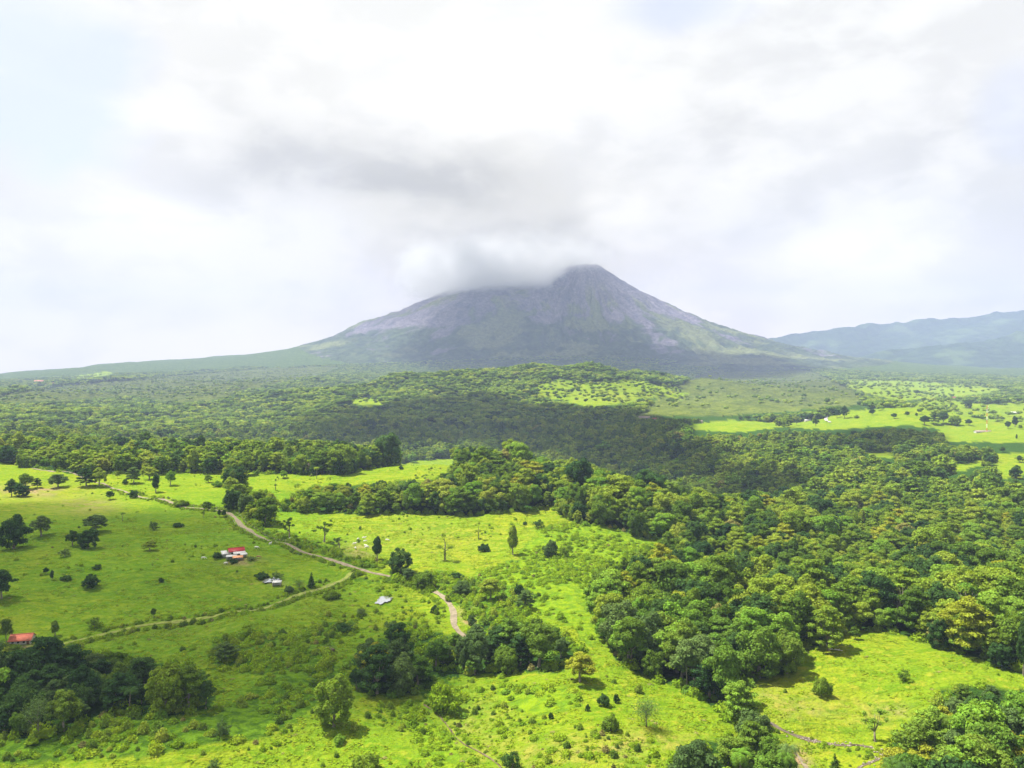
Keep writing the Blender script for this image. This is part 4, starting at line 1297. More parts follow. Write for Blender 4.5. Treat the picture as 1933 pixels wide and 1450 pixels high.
# mid distance crowns: coarser sprays
mid_items = []
for i, (st, n, sz_) in enumerate((('round', 650, 1.15), ('round', 650, 1.2), ('umbrella', 600, 1.1), ('umbrella', 620, 1.15), ('layered', 650, 1.1), ('draped', 700, 1.15), ('tall', 620, 1.1), ('layered', 650, 1.2))):
    mid_items.append((st, crown_mesh('mid_' + st, st, n, sz_, 200 + i, M['leaf'], core_k=.86)[0]))
mid_items.append(('rust', crown_mesh('mid_rust', 'umbrella', 600, 1.1, 220, M['leaf_rust'])[0]))
mid_items.append(('dark', crown_mesh('mid_dark', 'round', 600, 1.2, 221, M['leaf_dark'])[0]))
mid_items.append(('lime', crown_mesh('mid_lime', 'umbrella', 600, 1.1, 222, M['leaf_lime'])[0]))
mid_coll = make_lib('mid_trees', mid_items)
X, Y, Hh = forest_points(720, 1700, 9.0, 9, 19, 1.1)
pk = RNG.choice(11, len(X), p=[.14, .14, .13, .12, .13, .1, .07, .05, .006, .074, .04])
s_ = Hh / 13.6 * RNG.uniform(.85, 1.25, len(X))
scatter('middle_forest', mid_coll, np.stack([X, Y, terrain(X, Y) - 1], -1), pk, np.stack([s_, s_, Hh / 13.6], -1), 'rainforest filling the valley and the slopes behind the pastures')

# far groves: several small crowns in one patch
def grove_mesh(name, seed, n=9, mat='leaf'):
    rng = np.random.default_rng(seed)
    Vs, Fs, off = [], [], 0
    iv, if_ = ICO1
    for k in range(n):
        c = np.array([rng.uniform(-13, 13), rng.uniform(-13, 13), 0])
        R = rng.uniform(4.0, 7.5); H = rng.uniform(9, 16)
        L = [(c + np.array([0, 0, H - R * .55]), np.array([R, R, R * .62]))]
        for j in range(4):
            a = rng.uniform(0, 6.28)
            L.append((c + np.array([math.cos(a) * R * .6, math.sin(a) * R * .6, H - R * .55 + rng.uniform(-1.5, 1.8)]), np.array([R * .5, R * .5, R * .4])))
        for cc, rr_ in L:
            m = 26 if rr_[0] > R * .8 else 13
            d = rng.normal(0, 1, (m, 3)); d[:, 2] = np.abs(d[:, 2]); d /= np.linalg.norm(d, axis=1)[:, None]
            V, F = cards(cc + d * rr_ * 1.0, d, 2.1, rng, .45)
            Vs.append(V); Fs.append(F + off); off += len(V)
            v = iv * rr_ * .9 * (1 + rng.uniform(-.12, .12, (len(iv), 1))) + cc
            Vs.append(v); Fs.append(if_ + off); off += len(v)
    return mesh_from(name, np.concatenate(Vs), np.concatenate(Fs), [M[mat]])
far_coll = make_lib('far_groves', [('grove', grove_mesh('grove', 300 + k)) for k in range(9)] + [('grove_dark', grove_mesh('grove_dark', 320, mat='leaf_dark')), ('grove_lone', grove_mesh('grove_lone', 321, 1)), ('grove_small', grove_mesh('grove_small', 322, 3))])
X, Y = jitter_grid(1700, 5700, 19.5)
Hh = np.full(len(X), 12.0)
b = land(X, Y, 0.3)
k = (b == FOREST) & (land(X, Y, 7.0) == FOREST) & (land(X, Y, 13.0) == FOREST)
thin = (b == PASTURE) & (RNG.uniform(0, 1, len(X)) < np.where((Y > 2000) & (X / Y < .3), .36, .13))
edge = (b == LOWBUSH) & (RNG.uniform(0, 1, len(X)) < np.where(X < 0, .22, .05))
pk = RNG.choice(10, len(X), p=[.105] * 9 + [.055])
pk = np.where(thin | edge, RNG.choice([10, 10, 11], len(X)), pk)
k = k | thin | edge
X, Y, pk = X[k], Y[k], pk[k]
for hx in HOUSE_W:
    q_ = np.hypot(X - hx[0], Y - hx[1]) > 22
    X, Y, pk = X[q_], Y[q_], pk[q_]
s_ = RNG.uniform(.8, 1.15, len(X)) * (1 - smooth(np.hypot(X, Y), 3800, 5700) * .40)
scatter('distant_forest', far_coll, np.stack([X, Y, terrain(X, Y) - 1.5], -1), pk, np.stack([s_, s_, s_ * RNG.uniform(.75, 1.15, len(X))], -1), 'distant canopy of trees rolling towards the foot of the volcano')

# ------------------------------------------------------------------ thickets, weeds and grass
def clump_mesh(name, seed, n, w, h, size, mat, stems=0):
    rng = np.random.default_rng(seed)
    a = rng.uniform(0, 6.28, n); r = np.sqrt(rng.uniform(0, 1, n)) * w * .5
    z = h * (1 - (r / (w * .5)) ** 2 * .75) * rng.uniform(.45, 1.05, n)
    pts = np.stack([r * np.cos(a), r * np.sin(a), z], -1)
    nr = np.stack([np.cos(a) * r / w, np.sin(a) * r / w, np.full(n, .6)], -1)
    V, F = cards(pts, nr, size, rng, .5)
    iv, if_ = ICO1
    v = iv * np.array([w * .42, w * .42, h * .55]) * (1 + rng.uniform(-.2, .2, (len(iv), 1)))
    v[:, 2] = v[:, 2] * .9 + h * .1
    V2 = np.concatenate([V, v]); F2 = np.concatenate([F, if_ + len(V)])
    return mesh_from(name, V2, F2, [M[mat]])
scrub_items = [('scrub', clump_mesh('scrub', 400 + k, 130, 2.6 + .4 * k, 1.3 + .25 * (k % 3), .42, 'scrub')) for k in range(5)]
scrub_items += [('scrub_dark', clump_mesh('scrub_dark', 410, 130, 2.4, 1.8, .42, 'leaf')), ('scrub_lime', clump_mesh('scrub_lime', 411, 130, 2.6, 1.4, .45, 'leaf_lime')), ('scrub_dry', clump_mesh('scrub_dry', 412, 110, 2.0, 1.2, .4, 'scrub_dry'))]
scrub_coll = make_lib('scrubs', scrub_items)
def scatter_where(classes, r0, r1, s, prob, seed):
    X, Y = jitter_grid(r0, r1, s)
    b = land(X, Y, 0.2)
    k = np.isin(b, classes) & (RNG.uniform(0, 1, len(X)) < prob(X, Y, b))
    X, Y = X[k], Y[k]
    k = clear_of(X, Y, 3.2) & clear_of(X, Y, 1.2, CREEK_W)
    for hx in HOUSE_W:
        k &= np.hypot(X - hx[0], Y - hx[1]) > 7
    return X[k], Y[k]
def pr(X, Y, b):
    n = fbm(X / 22, Y / 22, 3, 71)
    return np.where(b == THICKET, .50 + n * .9, 0)
X, Y = scatter_where([THICKET], 160, 800, 2.5, pr, 1)
pk = RNG.choice(8, len(X), p=[.18, .18, .18, .16, .15, .04, .08, .03])
s_ = RNG.uniform(.55, 1.25, len(X))
scatter('thicket', scrub_coll, np.stack([X, Y, terrain(X, Y) - .1], -1), pk, np.stack([s_, s_, s_ * RNG.uniform(.7, 1.3, len(X))], -1), 'bright green thicket of waist-high scrub covering the slopes')
def prs(X, Y, b):
    n = fbm(X / 16, Y / 16, 3, 72)
    return np.where(b == SHRUBS, .62 + n * 1.1, 0)
X, Y = scatter_where([SHRUBS], 160, 800, 2.4, prs, 4)
pk = RNG.choice(8, len(X), p=[.12, .12, .12, .10, .10, .36, .05, .03])
s_ = .5 + 1.0 * RNG.uniform(0, 1, len(X)) ** 1.6
scatter('shrubs', scrub_coll, np.stack([X, Y, terrain(X, Y) - .1], -1), pk, np.stack([s_, s_, s_ * RNG.uniform(.7, 1.4, len(X))], -1), 'dark green shrubs crowding the damp lower slopes')
def pr2(X, Y, b):
    n = fbm(X / 18, Y / 18, 3, 73); n2_ = fbm(X / 60, Y / 60, 2, 75)
    pat = smooth(n + n2_ * .8, .05, .35)
    return np.where(b == WEEDY, .04 + .50 * pat, np.where(b == PASTURE, .008 + .22 * smooth(n + n2_ * .6, .16, .42), 0))
X, Y = scatter_where([WEEDY, PASTURE], 160, 760, 2.3, pr2, 2)
pk = RNG.choice(8, len(X), p=[.11, .11, .09, .09, .08, .44, .05, .03])
s_ = (.28 + .75 * RNG.uniform(0, 1, len(X)) ** 3) * np.where(land(X, Y, .2) == WEEDY, 1.1, .8)
scatter('weeds', scrub_coll, np.stack([X, Y, terrain(X, Y) - .05], -1), pk, np.stack([s_, s_, s_ * RNG.uniform(.8, 1.5, len(X))], -1), 'low weeds and seedlings dotted over the meadows')
# undergrowth at the wood edges
X, Y = jitter_grid(170, 900, 4.5)
b = land(X, Y, .2); t = land(X, Y, 14.0)
e = (b == FOREST) & ((t != FOREST) | (land(X, Y - 6, .2) != FOREST) | (land(X - 6, Y, .2) != FOREST) | (land(X + 6, Y, .2) != FOREST))
X, Y = X[e], Y[e]
k = clear_of(X, Y, 4.0)
for hx in HOUSE_W:
    k &= np.hypot(X - hx[0], Y - hx[1]) > 10
X, Y = X[k], Y[k]
pk = RNG.choice(8, len(X), p=[.14, .14, .12, .12, .1, .26, .1, .02]); s_ = RNG.uniform(.9, 1.9, len(X))
scatter('undergrowth', scrub_coll, np.stack([X, Y, terrain(X, Y) - .1], -1), pk, np.stack([s_, s_, s_ * 1.2], -1), 'leafy undergrowth lining the feet of the woods')
# hedges along road and track
def hedge(line, off, s0, s1, name, label, dens=.8, sc=(.5, 1.1)):
    d = np.gradient(line, axis=0); n = np.stack([-d[:, 1], d[:, 0]], -1); n /= np.linalg.norm(n, axis=1)[:, None] + 1e-9
    i = np.arange(int(len(line) * s0), int(len(line) * s1))
    i = np.repeat(i, 2)
    P = line[i] + n[i] * (off + RNG.normal(0, .7, (len(i), 1))) + RNG.normal(0, .6, (len(i), 2))
    k = (RNG.uniform(0, 1, len(i)) < dens * (1 + 1.2 * fbm(P[:, 0] / 9, P[:, 1] / 9, 2, 5)))
    P = P[k]
    pk = RNG.choice(8, len(P), p=[.14, .14, .1, .1, .1, .36, .02, .04]); s_ = RNG.uniform(*sc, len(P))
    scatter(name, scrub_coll, np.stack([P[:, 0], P[:, 1], terrain(P[:, 0], P[:, 1]) - .1], -1), pk, np.stack([s_, s_, s_ * 1.1], -1), label)
hedge(TRACK_W, 3.4, .02, 1, 'hedge_growth', 'scrubby growth along the lower side of the farm track', 1.1, (.5, 1.15))
hedge(TRACK_W, -3.2, .15, 1, 'verge_growth', 'scrubby growth along the upper side of the farm track', .9, (.4, 1.0))
hedge(ROAD_W, -4.2, .28, .95, 'roadside_growth', 'bushy growth along the lower side of the dirt road', .9, (.4, 1.0))
hedge(ROAD_W, 4.6, .30, .97, 'embankment_growth', 'bushy growth along the upper side of the dirt road', .7, (.5, 1.2))
hedge(STREAM_W, -1.8, 0, 1, 'streamside_growth', 'grassy growth overhanging the stream bank', .55, (.3, .7))
def frac_of(line, px, py):
    q_ = at(px, py)[:2]
    return float(np.hypot(*(line - q_).T).argmin()) / len(line)
f0, f1 = frac_of(ROAD_W, 742, 1091), frac_of(ROAD_W, 826, 1117)
hedge(ROAD_W, -1.2, f0, f1, 'overgrown_verge', 'tall bushes leaning over the dirt road before its sandy bend', 1.3, (.8, 1.9))
hedge(CREEK_W, 2.2, 0, 1, 'creekside_growth', 'grassy growth on the bank of the muddy creek', .5, (.3, .6))

def tuft_mesh(name, seed, n, w, h, mat):
    rng = np.random.default_rng(seed)
    a = rng.uniform(0, 6.28, n); r = np.sqrt(rng.uniform(0, 1, n)) * w * .5
    pts = np.stack([r * np.cos(a), r * np.sin(a), h * (1 - (r / w) ** 2) * rng.uniform(.3, 1, n)], -1)
    V, F = cards(pts, np.stack([np.cos(a) * .3, np.sin(a) * .3, np.ones(n)], -1), .55, rng, .25, .3)
    return mesh_from(name, V, F, [M[mat]])
tuft_coll = make_lib('tufts', [('tuft', tuft_mesh('tuft', 500 + k, 16, 2.0, .32, 'grass_blade')) for k in range(3)] + [('tuft_dry', tuft_mesh('tuft_dry', 510, 16, 2.0, .3, 'scrub_dry'))])
def pr3(X, Y, b):
    n = fbm(X / 9, Y / 9, 3, 79)
    return np.where(b == WEEDY, .42, .22) + n * 1.3
X, Y = scatter_where([WEEDY, PASTURE], 160, 560, 1.9, pr3, 3)
pk = RNG.choice(4, len(X), p=[.325, .325, .325, .025]); s_ = RNG.uniform(.5, 1.2, len(X))
scatter('grass', tuft_coll, np.stack([X, Y, terrain(X, Y) - .03], -1), pk, np.stack([s_, s_, s_], -1), 'rough tussocky grass of the nearer pastures')

# ------------------------------------------------------------------ roads, creeks, ponds
M['dirt'] = simple_mat('dirt road', (.17, .14, .09), .95, .25, .6, .05)
M['mud'] = simple_mat('muddy bank', (.11, .085, .045), .95, .35, .8, .1)
M['grass_track'] = simple_mat('grassy track', (.16, .19, .03), .95, .3, .5, .05)
M['asphalt'] = simple_mat('grey asphalt', (.26, .25, .24), .9, .1, .5)
M['stone'] = simple_mat('stream stone', (.24, .20, .16), .9, .3, 1.5, .05)
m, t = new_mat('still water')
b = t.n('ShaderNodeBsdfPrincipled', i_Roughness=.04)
b.inputs['Base Color'].default_value = (.48, .50, .49, 1)  # pale base colour stands in for the glare of reflected sky
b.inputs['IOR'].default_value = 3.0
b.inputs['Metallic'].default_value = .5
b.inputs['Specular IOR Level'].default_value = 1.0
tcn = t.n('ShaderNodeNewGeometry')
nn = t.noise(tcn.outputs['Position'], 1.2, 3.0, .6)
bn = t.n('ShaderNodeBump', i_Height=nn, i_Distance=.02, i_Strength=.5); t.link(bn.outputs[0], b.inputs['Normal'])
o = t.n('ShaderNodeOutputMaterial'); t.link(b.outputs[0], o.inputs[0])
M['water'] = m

M['stream_water'] = simple_mat('stream water', (.10, .085, .06), .12, .2, 1.0, spec=.5)
def strip(name, line, width, mat, lift, kind='structure', rag=.3, label=None, cat=None, crown=0.0):
    d = np.gradient(line, axis=0); n = np.stack([-d[:, 1], d[:, 0]], -1); n /= np.linalg.norm(n, axis=1)[:, None] + 1e-9
    K = 7
    V = []
    wv = width * (1 + rag * fbm(line[:, 0] / 7, line[:, 1] / 7, 3, 8))
    for j in range(K):
        f = j / (K - 1) - .5
        P = line + n * (f * wv)[:, None] + n * (fbm(line[:, 0] / 3 + j, line[:, 1] / 3, 2, 12) * rag * .6)[:, None]
        z = terrain(P[:, 0], P[:, 1]) + lift - crown * abs(f) * 2
        V.append(np.stack([P[:, 0], P[:, 1], z], -1))
    V = np.stack(V, 1)
    idx = np.arange(V.shape[0] * K).reshape(-1, K)
    q = np.stack([idx[:-1, :-1], idx[:-1, 1:], idx[1:, 1:], idx[1:, :-1]], -1).reshape(-1, 4)
    me = mesh_from(name, V.reshape(-1, 3), q, [mat], True)
    return tag(add(name, me), label, cat, kind=kind)
strip('dirt_road', ROAD_W, 2.4, M['dirt'], .14, rag=.7, label='pale dirt road winding down across the pastures', cat='road')
strip('farm_track', TRACK_W, 2.2, M['grass_track'], .14, rag=.6, label='grassy farm track branching off the dirt road', cat='path')
strip('muddy_creek', CREEK_W, .35, M['mud'], .12, rag=.6, label='narrow muddy creek in the lower centre meadow', cat='creek')
strip('stream_bank', STREAM_W, 1.3, M['mud'], .12, rag=.7, label='eroded brown bank of the stream at the lower right', cat='stream')
strip('stream_water', STREAM_W, .55, M['stream_water'], .16, rag=.5, label='dark stream water at the lower right', cat='stream')
strip('grey_road', world_line([(1556, 773), (1567, 781), (1560, 787), (1558, 792), (1567, 798)], 4.0), 6.0, M['asphalt'], .5, label='short bend of grey road beyond the right forest', cat='road')
strip('sandy_path', world_line([(1500, 1420), (1512, 1435), (1530, 1460)], 1.0), 1.1, M['dirt'], .13, label='sandy path at the bottom border beside the creek meadow', cat='path')

def pond(name, px, py, wpx, hpx, label, seed):
    p = at(px, py); k = p[1] / FPX
    rng = np.random.default_rng(seed)
    n = 48
    rx = wpx * k * .5; ry = hpx * .5 * p[1] / (CAM_H / p[1] * FPX) * 1.0
    a = np.linspace(0, 2 * math.pi, n, endpoint=False)
    rad = 1 + .8 * fbm(np.cos(a) * 2.6 + seed, np.sin(a) * 2.6, 3, seed)
    V = [(p[0], p[1], p[2] + .12)]
    zt = max(float(terrain(p[0] + dx, p[1] + dy)) for dx in (-rx * .6, 0, rx * .6) for dy in (-ry * .6, 0, ry * .6)) + .12
    V = [(p[0], p[1], zt)] + [(p[0] + rx * rad[i] * math.cos(a[i]), p[1] + ry * rad[i] * math.sin(a[i]), zt) for i in range(n)]
    F = np.array([[0, i + 1, (i + 1) % n + 1] for i in range(n)])
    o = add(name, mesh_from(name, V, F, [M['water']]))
    return tag(o, label, 'pond', kind='structure')
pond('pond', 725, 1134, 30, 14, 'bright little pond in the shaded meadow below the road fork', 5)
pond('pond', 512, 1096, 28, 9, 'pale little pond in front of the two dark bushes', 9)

# stones in the stream bed
rng = np.random.default_rng(5)
stone_me = []
for k in range(3):
    v = ICO1[0] * (1 + rng.uniform(-.25, .25, (len(ICO1[0]), 1))) * np.array([.45, .4, .25])
    stone_me.append(mesh_from('stone', v, ICO1[1], [M['stone']], True))
sc_ = make_lib('stones', [('stone', s) for s in stone_me])
i = rng.integers(8, len(STREAM_W) - 5, 90)
P = STREAM_W[i] + rng.normal(0, .8, (90, 2))
s_ = rng.uniform(.3, 1.0, 90)
scatter('stream_stones', sc_, np.stack([P[:, 0], P[:, 1], terrain(P[:, 0], P[:, 1]) + .12], -1), rng.integers(0, 3, 90), np.stack([s_, s_, s_], -1), 'pale stones scattered in the bed of the stream')

# ------------------------------------------------------------------ fences
M['wood'] = simple_mat('weathered wood', (.34, .27, .20), .9, .3, 3.0)
M['wire'] = simple_mat('fence wire', (.25, .24, .23), .6, .1, 3.0, metallic=.6)
post_me = None
def fence(line, off, s0, s1, step, label):
    global post_me
    d = np.gradient(line, axis=0); n = np.stack([-d[:, 1], d[:, 0]], -1); n /= np.linalg.norm(n, axis=1)[:, None] + 1e-9
    i = np.arange(int(len(line) * s0), int(len(line) * s1), step)
    P = line[i] + n[i] * off
    root = bpy.data.objects.new('fence', None); COL.objects.link(root)
    o0 = (P[0][0], P[0][1], float(terrain(P[0][0], P[0][1]))); root.location = o0
    tag(root, label, 'fence')
    if post_me is None:
        mb = MB().box((0, 0, .65), (.16, .16, 1.5)).box((0, 0, 1.42), (.12, .12, .06))
        post_me = mesh_from('post', mb.v, np.array(mb.f), [M['wood']])
    pts = []
    for p in P:
        z = float(terrain(p[0], p[1]))
        o = bpy.data.objects.new('post', post_me); COL.objects.link(o); o.parent = root
        o.location = (p[0] - o0[0], p[1] - o0[1], z - o0[2]); o.rotation_euler = (random.uniform(-.06, .06), random.uniform(-.06, .06), random.uniform(0, 1.5))
        pts.append((p[0] - o0[0], p[1] - o0[1], z - o0[2]))
    for hh in (.55, .9, 1.25):
        MB().tube([(a, b, c + hh) for a, b, c in pts], .012, 4, False).build('wire', M['wire'], root)
fence(ROAD_W, 3.4, .40, .72, 3, 'wooden post and wire fence along the upper side of the dirt road')
fence(ROAD_W, -3.0, .40, .74, 3, 'wooden post and wire fence along the lower side of the dirt road')
fence(TRACK_W, 2.2, .05, .5, 3, 'wooden post and wire fence beside the upper part of the farm track')

# ------------------------------------------------------------------ buildings
M['red_tin'] = simple_mat('red painted tin', (.34, .025, .03), .45, .08, 1.0)
M['white_tin'] = simple_mat('white tin', (.48, .48, .46), .4, .06, 1.0)
M['rust_tin'] = simple_mat('rusty orange tin', (.62, .30, .14), .6, .25, 1.2)
M['clay'] = simple_mat('orange roof sheets', (.50, .14, .08), .7, .12, .8)
M['clay_dark'] = simple_mat('maroon roof', (.30, .08, .07), .7, .15, .3)
M['cream'] = simple_mat('cream wall', (.42, .39, .33), .85, .08, .8)
M['grey_wall'] = simple_mat('grey wall', (.40, .40, .38), .85, .1, .8)
M['brown_roof'] = simple_mat('brown roof', (.24, .19, .15), .8, .2, .5)
M['glass'] = simple_mat('dark window glass', (.04, .05, .06), .15, .1, 1.0, spec=.8)
M['door'] = simple_mat('brown door', (.18, .09, .05), .6, .15, 2.0)
M['red_paint'] = simple_mat('red mast paint', (.60, .07, .04), .5, .08, 1.0)
M['white_paint'] = simple_mat('white mast paint', (.80, .80, .80), .5, .05, 1.0)

def corr_sheet(mb, a, b, c, d, t, ribs):
    """a corrugated sheet between corners a-b (eave) and d-c (ridge), with raised ribs"""
    a, b, c, d = map(Vector, (a, b, c, d))
    mb.slab(a, b, c, d, t)
    for i in range(ribs):
        f = (i + .5) / ribs; w_ = .10 / max((b - a).length, .1)
        p0, p1 = a.lerp(b, f - w_), a.lerp(b, f + w_); q0, q1 = d.lerp(c, f - w_), d.lerp(c, f + w_)
        up = Vector((0, 0, .05))
        mb.slab(p0 + up, p1 + up, q1 + up, q0 + up, .05)

def gable_house(name, px, py, L_, W_, wall_h, rise, rz, roof_mat, wall_mat, label, cat='house', eave=.5, ribs=10, extra=None, windows=3):
    p = at(px, py)
    root = bpy.data.objects.new(name, None); COL.objects.link(root)
    zb = min(float(terrain(p[0] + dx, p[1] + dy)) for dx in (-L_ / 2, L_ / 2) for dy in (-W_ / 2, W_ / 2))
    root.location = (p[0], p[1], zb + .15); root.rotation_euler = (0, 0, rz)
    tag(root, label, cat)
    wh = wall_h
    mb = MB()
    hl, hw = L_ / 2, W_ / 2
    b = len(mb.v)
    # walls with pointed gable ends
    prof = [(-hw, -.6), (hw, -.6), (hw, wh), (0, wh + rise), (-hw, wh)]
    for x in (-hl, hl):
        for (y, z) in prof: mb.v.append((x, y, z))
    mb.f.append([0, 4, 3, 2, 1]); mb.f.append([5, 6, 7, 8, 9])
    for k in range(5):
        k2 = (k + 1) % 5
        mb.f.append([k, k2, 5 + k2, 5 + k])
    mb.build('wall', wall_mat, root)
    rf = MB()
    sl = rise / hw
    ez = wh - eave * sl + .12
    e = .35
    for s in (-1, 1):
        A_, B_ = (-(hl + e), s * (hw + eave), ez), ((hl + e), s * (hw + eave), ez)
        C_, D_ = ((hl + e), s * .02, wh + rise + .12), (-(hl + e), s * .02, wh + rise + .12)
        if s > 0: A_, B_, C_, D_ = B_, A_, D_, C_
        corr_sheet(rf, A_, B_, C_, D_, .10, ribs)
    roof = rf.build('roof', roof_mat, root)
    MB().box((0, 0, wh + rise + .19), (L_ + .8, .3, .1)).build('ridge_cap', roof_mat, roof)
    for i in range(windows):
        x = -hl + L_ * (i + .7) / (windows + .9)
        f = MB().box((x, -hw - .03, wh * .58), (1.1, .10, 1.0)).build('window_frame', M['white_paint'], root)
        MB().box((x, -hw - .075, wh * .58), (.9, .03, .8)).build('pane', M['glass'], f)
    MB().box((hl - L_ * .12, -hw - .03, 1.0), (.9, .08, 2.0)).build('door', M['door'], root)
    if extra: extra(root, hl, hw, wh)
    return root

def farm_extra(root, hl, hw, wh):
    # white tin verandah along the front, sagging rusty lean-tos below it
    mb = MB(); corr_sheet(mb, (-hl * .55, -hw - 3.0, wh - .75), (hl + .2, -hw - 3.0, wh - .75), (hl + .2, -hw - .4, wh - .12), (-hl * .55, -hw - .4, wh - .12), .07, 9)
    mb.build('verandah_roof', M['white_tin'], root)
    for x in (-hl * .5, 0, hl * .5, hl):
        MB().box((x, -hw - 2.85, (wh - .9) / 2 - .2), (.12, .12, wh - .75)).build('post', M['wood'], root)
    mb = MB(); corr_sheet(mb, (-hl - 3.6, -hw - 1.2, wh - .7), (-hl - .6, -hw - 1.2, wh - .7), (-hl - .6, hw, wh - .1), (-hl - 3.6, hw, wh - .1), .07, 4)
    mb.build('side_roof', M['white_tin'], root)
    MB().box((-hl - 2.0, -.4, (wh - .8) / 2 - .3), (2.6, hw * 1.6, wh - .5)).build('side_room', M['grey_wall'], root)
gable_house('farmhouse', 446, 1046, 7.4, 4.8, 2.2, 1.2, math.radians(28), M['red_tin'], M['cream'], 'small farmhouse with bright red tin roof and white verandah on the shaded pasture', extra=farm_extra, ribs=9)
def shed(name, px, py, L_, W_, h, rz, mat, label, wall=None, tilt=.4):
    p = at(px, py)
    root = bpy.data.objects.new(name, None); COL.objects.link(root)
    root.location = tuple(p); root.rotation_euler = (0, 0, rz)
    tag(root, label, 'shed')
    hl, hw = L_ / 2, W_ / 2
    mb = MB(); corr_sheet(mb, (-hl - .2, -hw - .2, h), (hl + .2, -hw - .2, h), (hl + .2, hw + .2, h + tilt), (-hl - .2, hw + .2, h + tilt), .07, max(3, int(L_)))
    mb.build('roof', mat, root)
    for sx_ in (-1, 1):
        for sy in (-1, 1):
            MB().box((sx_ * hl, sy * hw, h * .5 - .25 + (tilt * .45 if sy > 0 else 0)), (.14, .14, h + .4)).build('post', M['wood'], root)
    if wall:
        MB().box((0, hw - .12, h * .45), (L_ - .3, .08, h * .9)).build('wall', wall, root)
        MB().box((-hl + .12, -.1, h * .45), (.08, W_ - .5, h * .9)).build('wall', wall, root)
    return root
shed('tin_shed', 449, 1058, 4.6, 2.8, 1.7, math.radians(20), M['rust_tin'], 'low shed with rusty orange tin roof in front of the farmhouse', M['grey_wall'])
shed('tin_shed', 437, 1057, 4.8, 2.2, 1.9, math.radians(10), M['white_tin'], 'low shed with pale tin roof, left front of the farmhouse', M['grey_wall'])
shed('tin_shed', 460, 1052, 3.0, 2.2, 1.6, math.radians(30), M['white_tin'], 'tiny white roofed shed at the right corner of the farmhouse', M['grey_wall'])
shed('tin_shed', 523, 1106, 3.6, 2.2, 1.8, 0.05, M['white_tin'], 'small white flat roofed shelter below the pale pond', M['grey_wall'])
gable_house('orange_roofed_house', 42, 1210, 7.4, 5.4, 1.7, 1.5, math.radians(14), M['clay'], M['cream'], 'house with orange corrugated roof at the left border above the dark wood', ribs=11)
gable_house('valley_house', 1215, 789, 26, 12, 4.5, 3.0, math.radians(-6), M['brown_roof'], M['cream'], 'long pale walled house at the rim of the shaded valley', ribs=10, windows=6)
gable_house('outbuilding', 1238, 792, 14, 8, 3.0, 1.5, math.radians(-20), M['clay_dark'], M['cream'], 'small annex right beside the long valley rim house', 'house', ribs=6, windows=2)
gable_house('barn', 1855, 815, 26, 7, 2.6, 1.6, .05, M['brown_roof'], M['grey_wall'], 'long low grey barn at the foot of the radio mast', 'barn', ribs=12)
gable_house('barn', 1320, 797, 13, 8, 3.4, 1.8, -.1, M['brown_roof'], M['cream'], 'small barn at the left end of the narrow far pasture', 'barn', ribs=6)
gable_house('ranch_house', 1797, 752, 26, 12, 3.6, 2.8, .2, M['clay_dark'], M['cream'], 'house with reddish roof at the far edge of the right pasture', 'house', ribs=8)
gable_house('ranch_house', 1915, 781, 16, 9, 3.4, 2.2, -.3, M['white_tin'], M['cream'], 'white roofed house between trees at the right border', 'house', ribs=8)
gable_house('ranch_house', 1524, 795, 11, 6, 3.0, 1.6, .1, M['white_tin'], M['cream'], 'white roofed hut on the narrow far pasture left of the grey road', 'house', ribs=6)
for (px, py, L_, rz) in ((76, 722, 60, .1), (92, 725, 70, -.1), (100, 729, 44, .3)):
    lab = {76: 'leftmost maroon roofed lodge on the distant left plain', 92: 'largest maroon roofed lodge on the distant left plain', 100: 'front maroon roofed lodge on the distant left plain'}[px]
    gable_house('lodge', px, py, L_, 26, 7, 8, rz, M['clay_dark'], M['cream'], lab, 'lodge', ribs=10, windows=5)

# radio mast: red and white lattice bands
def mast(px, py, hpx):
    p = at(px, py); H = hpx * p[1] / FPX
    root = bpy.data.objects.new('radio_mast', None); COL.objects.link(root); root.location = tuple(p)
    tag(root, 'red and white lattice radio mast standing on the far right pasture', 'radio mast')
    nb = 7; seg = H / nb
    def wd(z): return 1.1 - .55 * z / H
    for k in range(nb):
        mb = MB()
        for j in range(4):
            z0, z1 = k * seg + j * seg / 4, k * seg + (j + 1) * seg / 4
            cs0 = [(math.cos(a) * wd(z0), math.sin(a) * wd(z0), z0) for a in (0.5, 2.594, 4.688)]
            cs1 = [(math.cos(a) * wd(z1), math.sin(a) * wd(z1), z1) for a in (0.5, 2.594, 4.688)]
            for i in range(3):
                mb.tube([cs0[i], cs1[i]], .12, 4, False)
                mb.tube([cs0[i], cs1[(i + 1) % 3]], .06, 4, False)
                mb.tube([cs1[i], cs1[(i + 1) % 3]], .06, 4, False)
        mb.build('lattice_band', M['red_paint' if k % 2 == 0 else 'white_paint'], root)
    for z in (H * .96, H * .86, H * .76):
        MB().tube([(.9, -.8, z), (1.3, -1.15, z)], [1.0, .75], 12).build('dish_antenna', M['white_paint'], root)
    MB().box((0, 0, -.2), (3, 3, .8)).build('base', M['grey_wall'], root)
mast(1863, 815, 50)

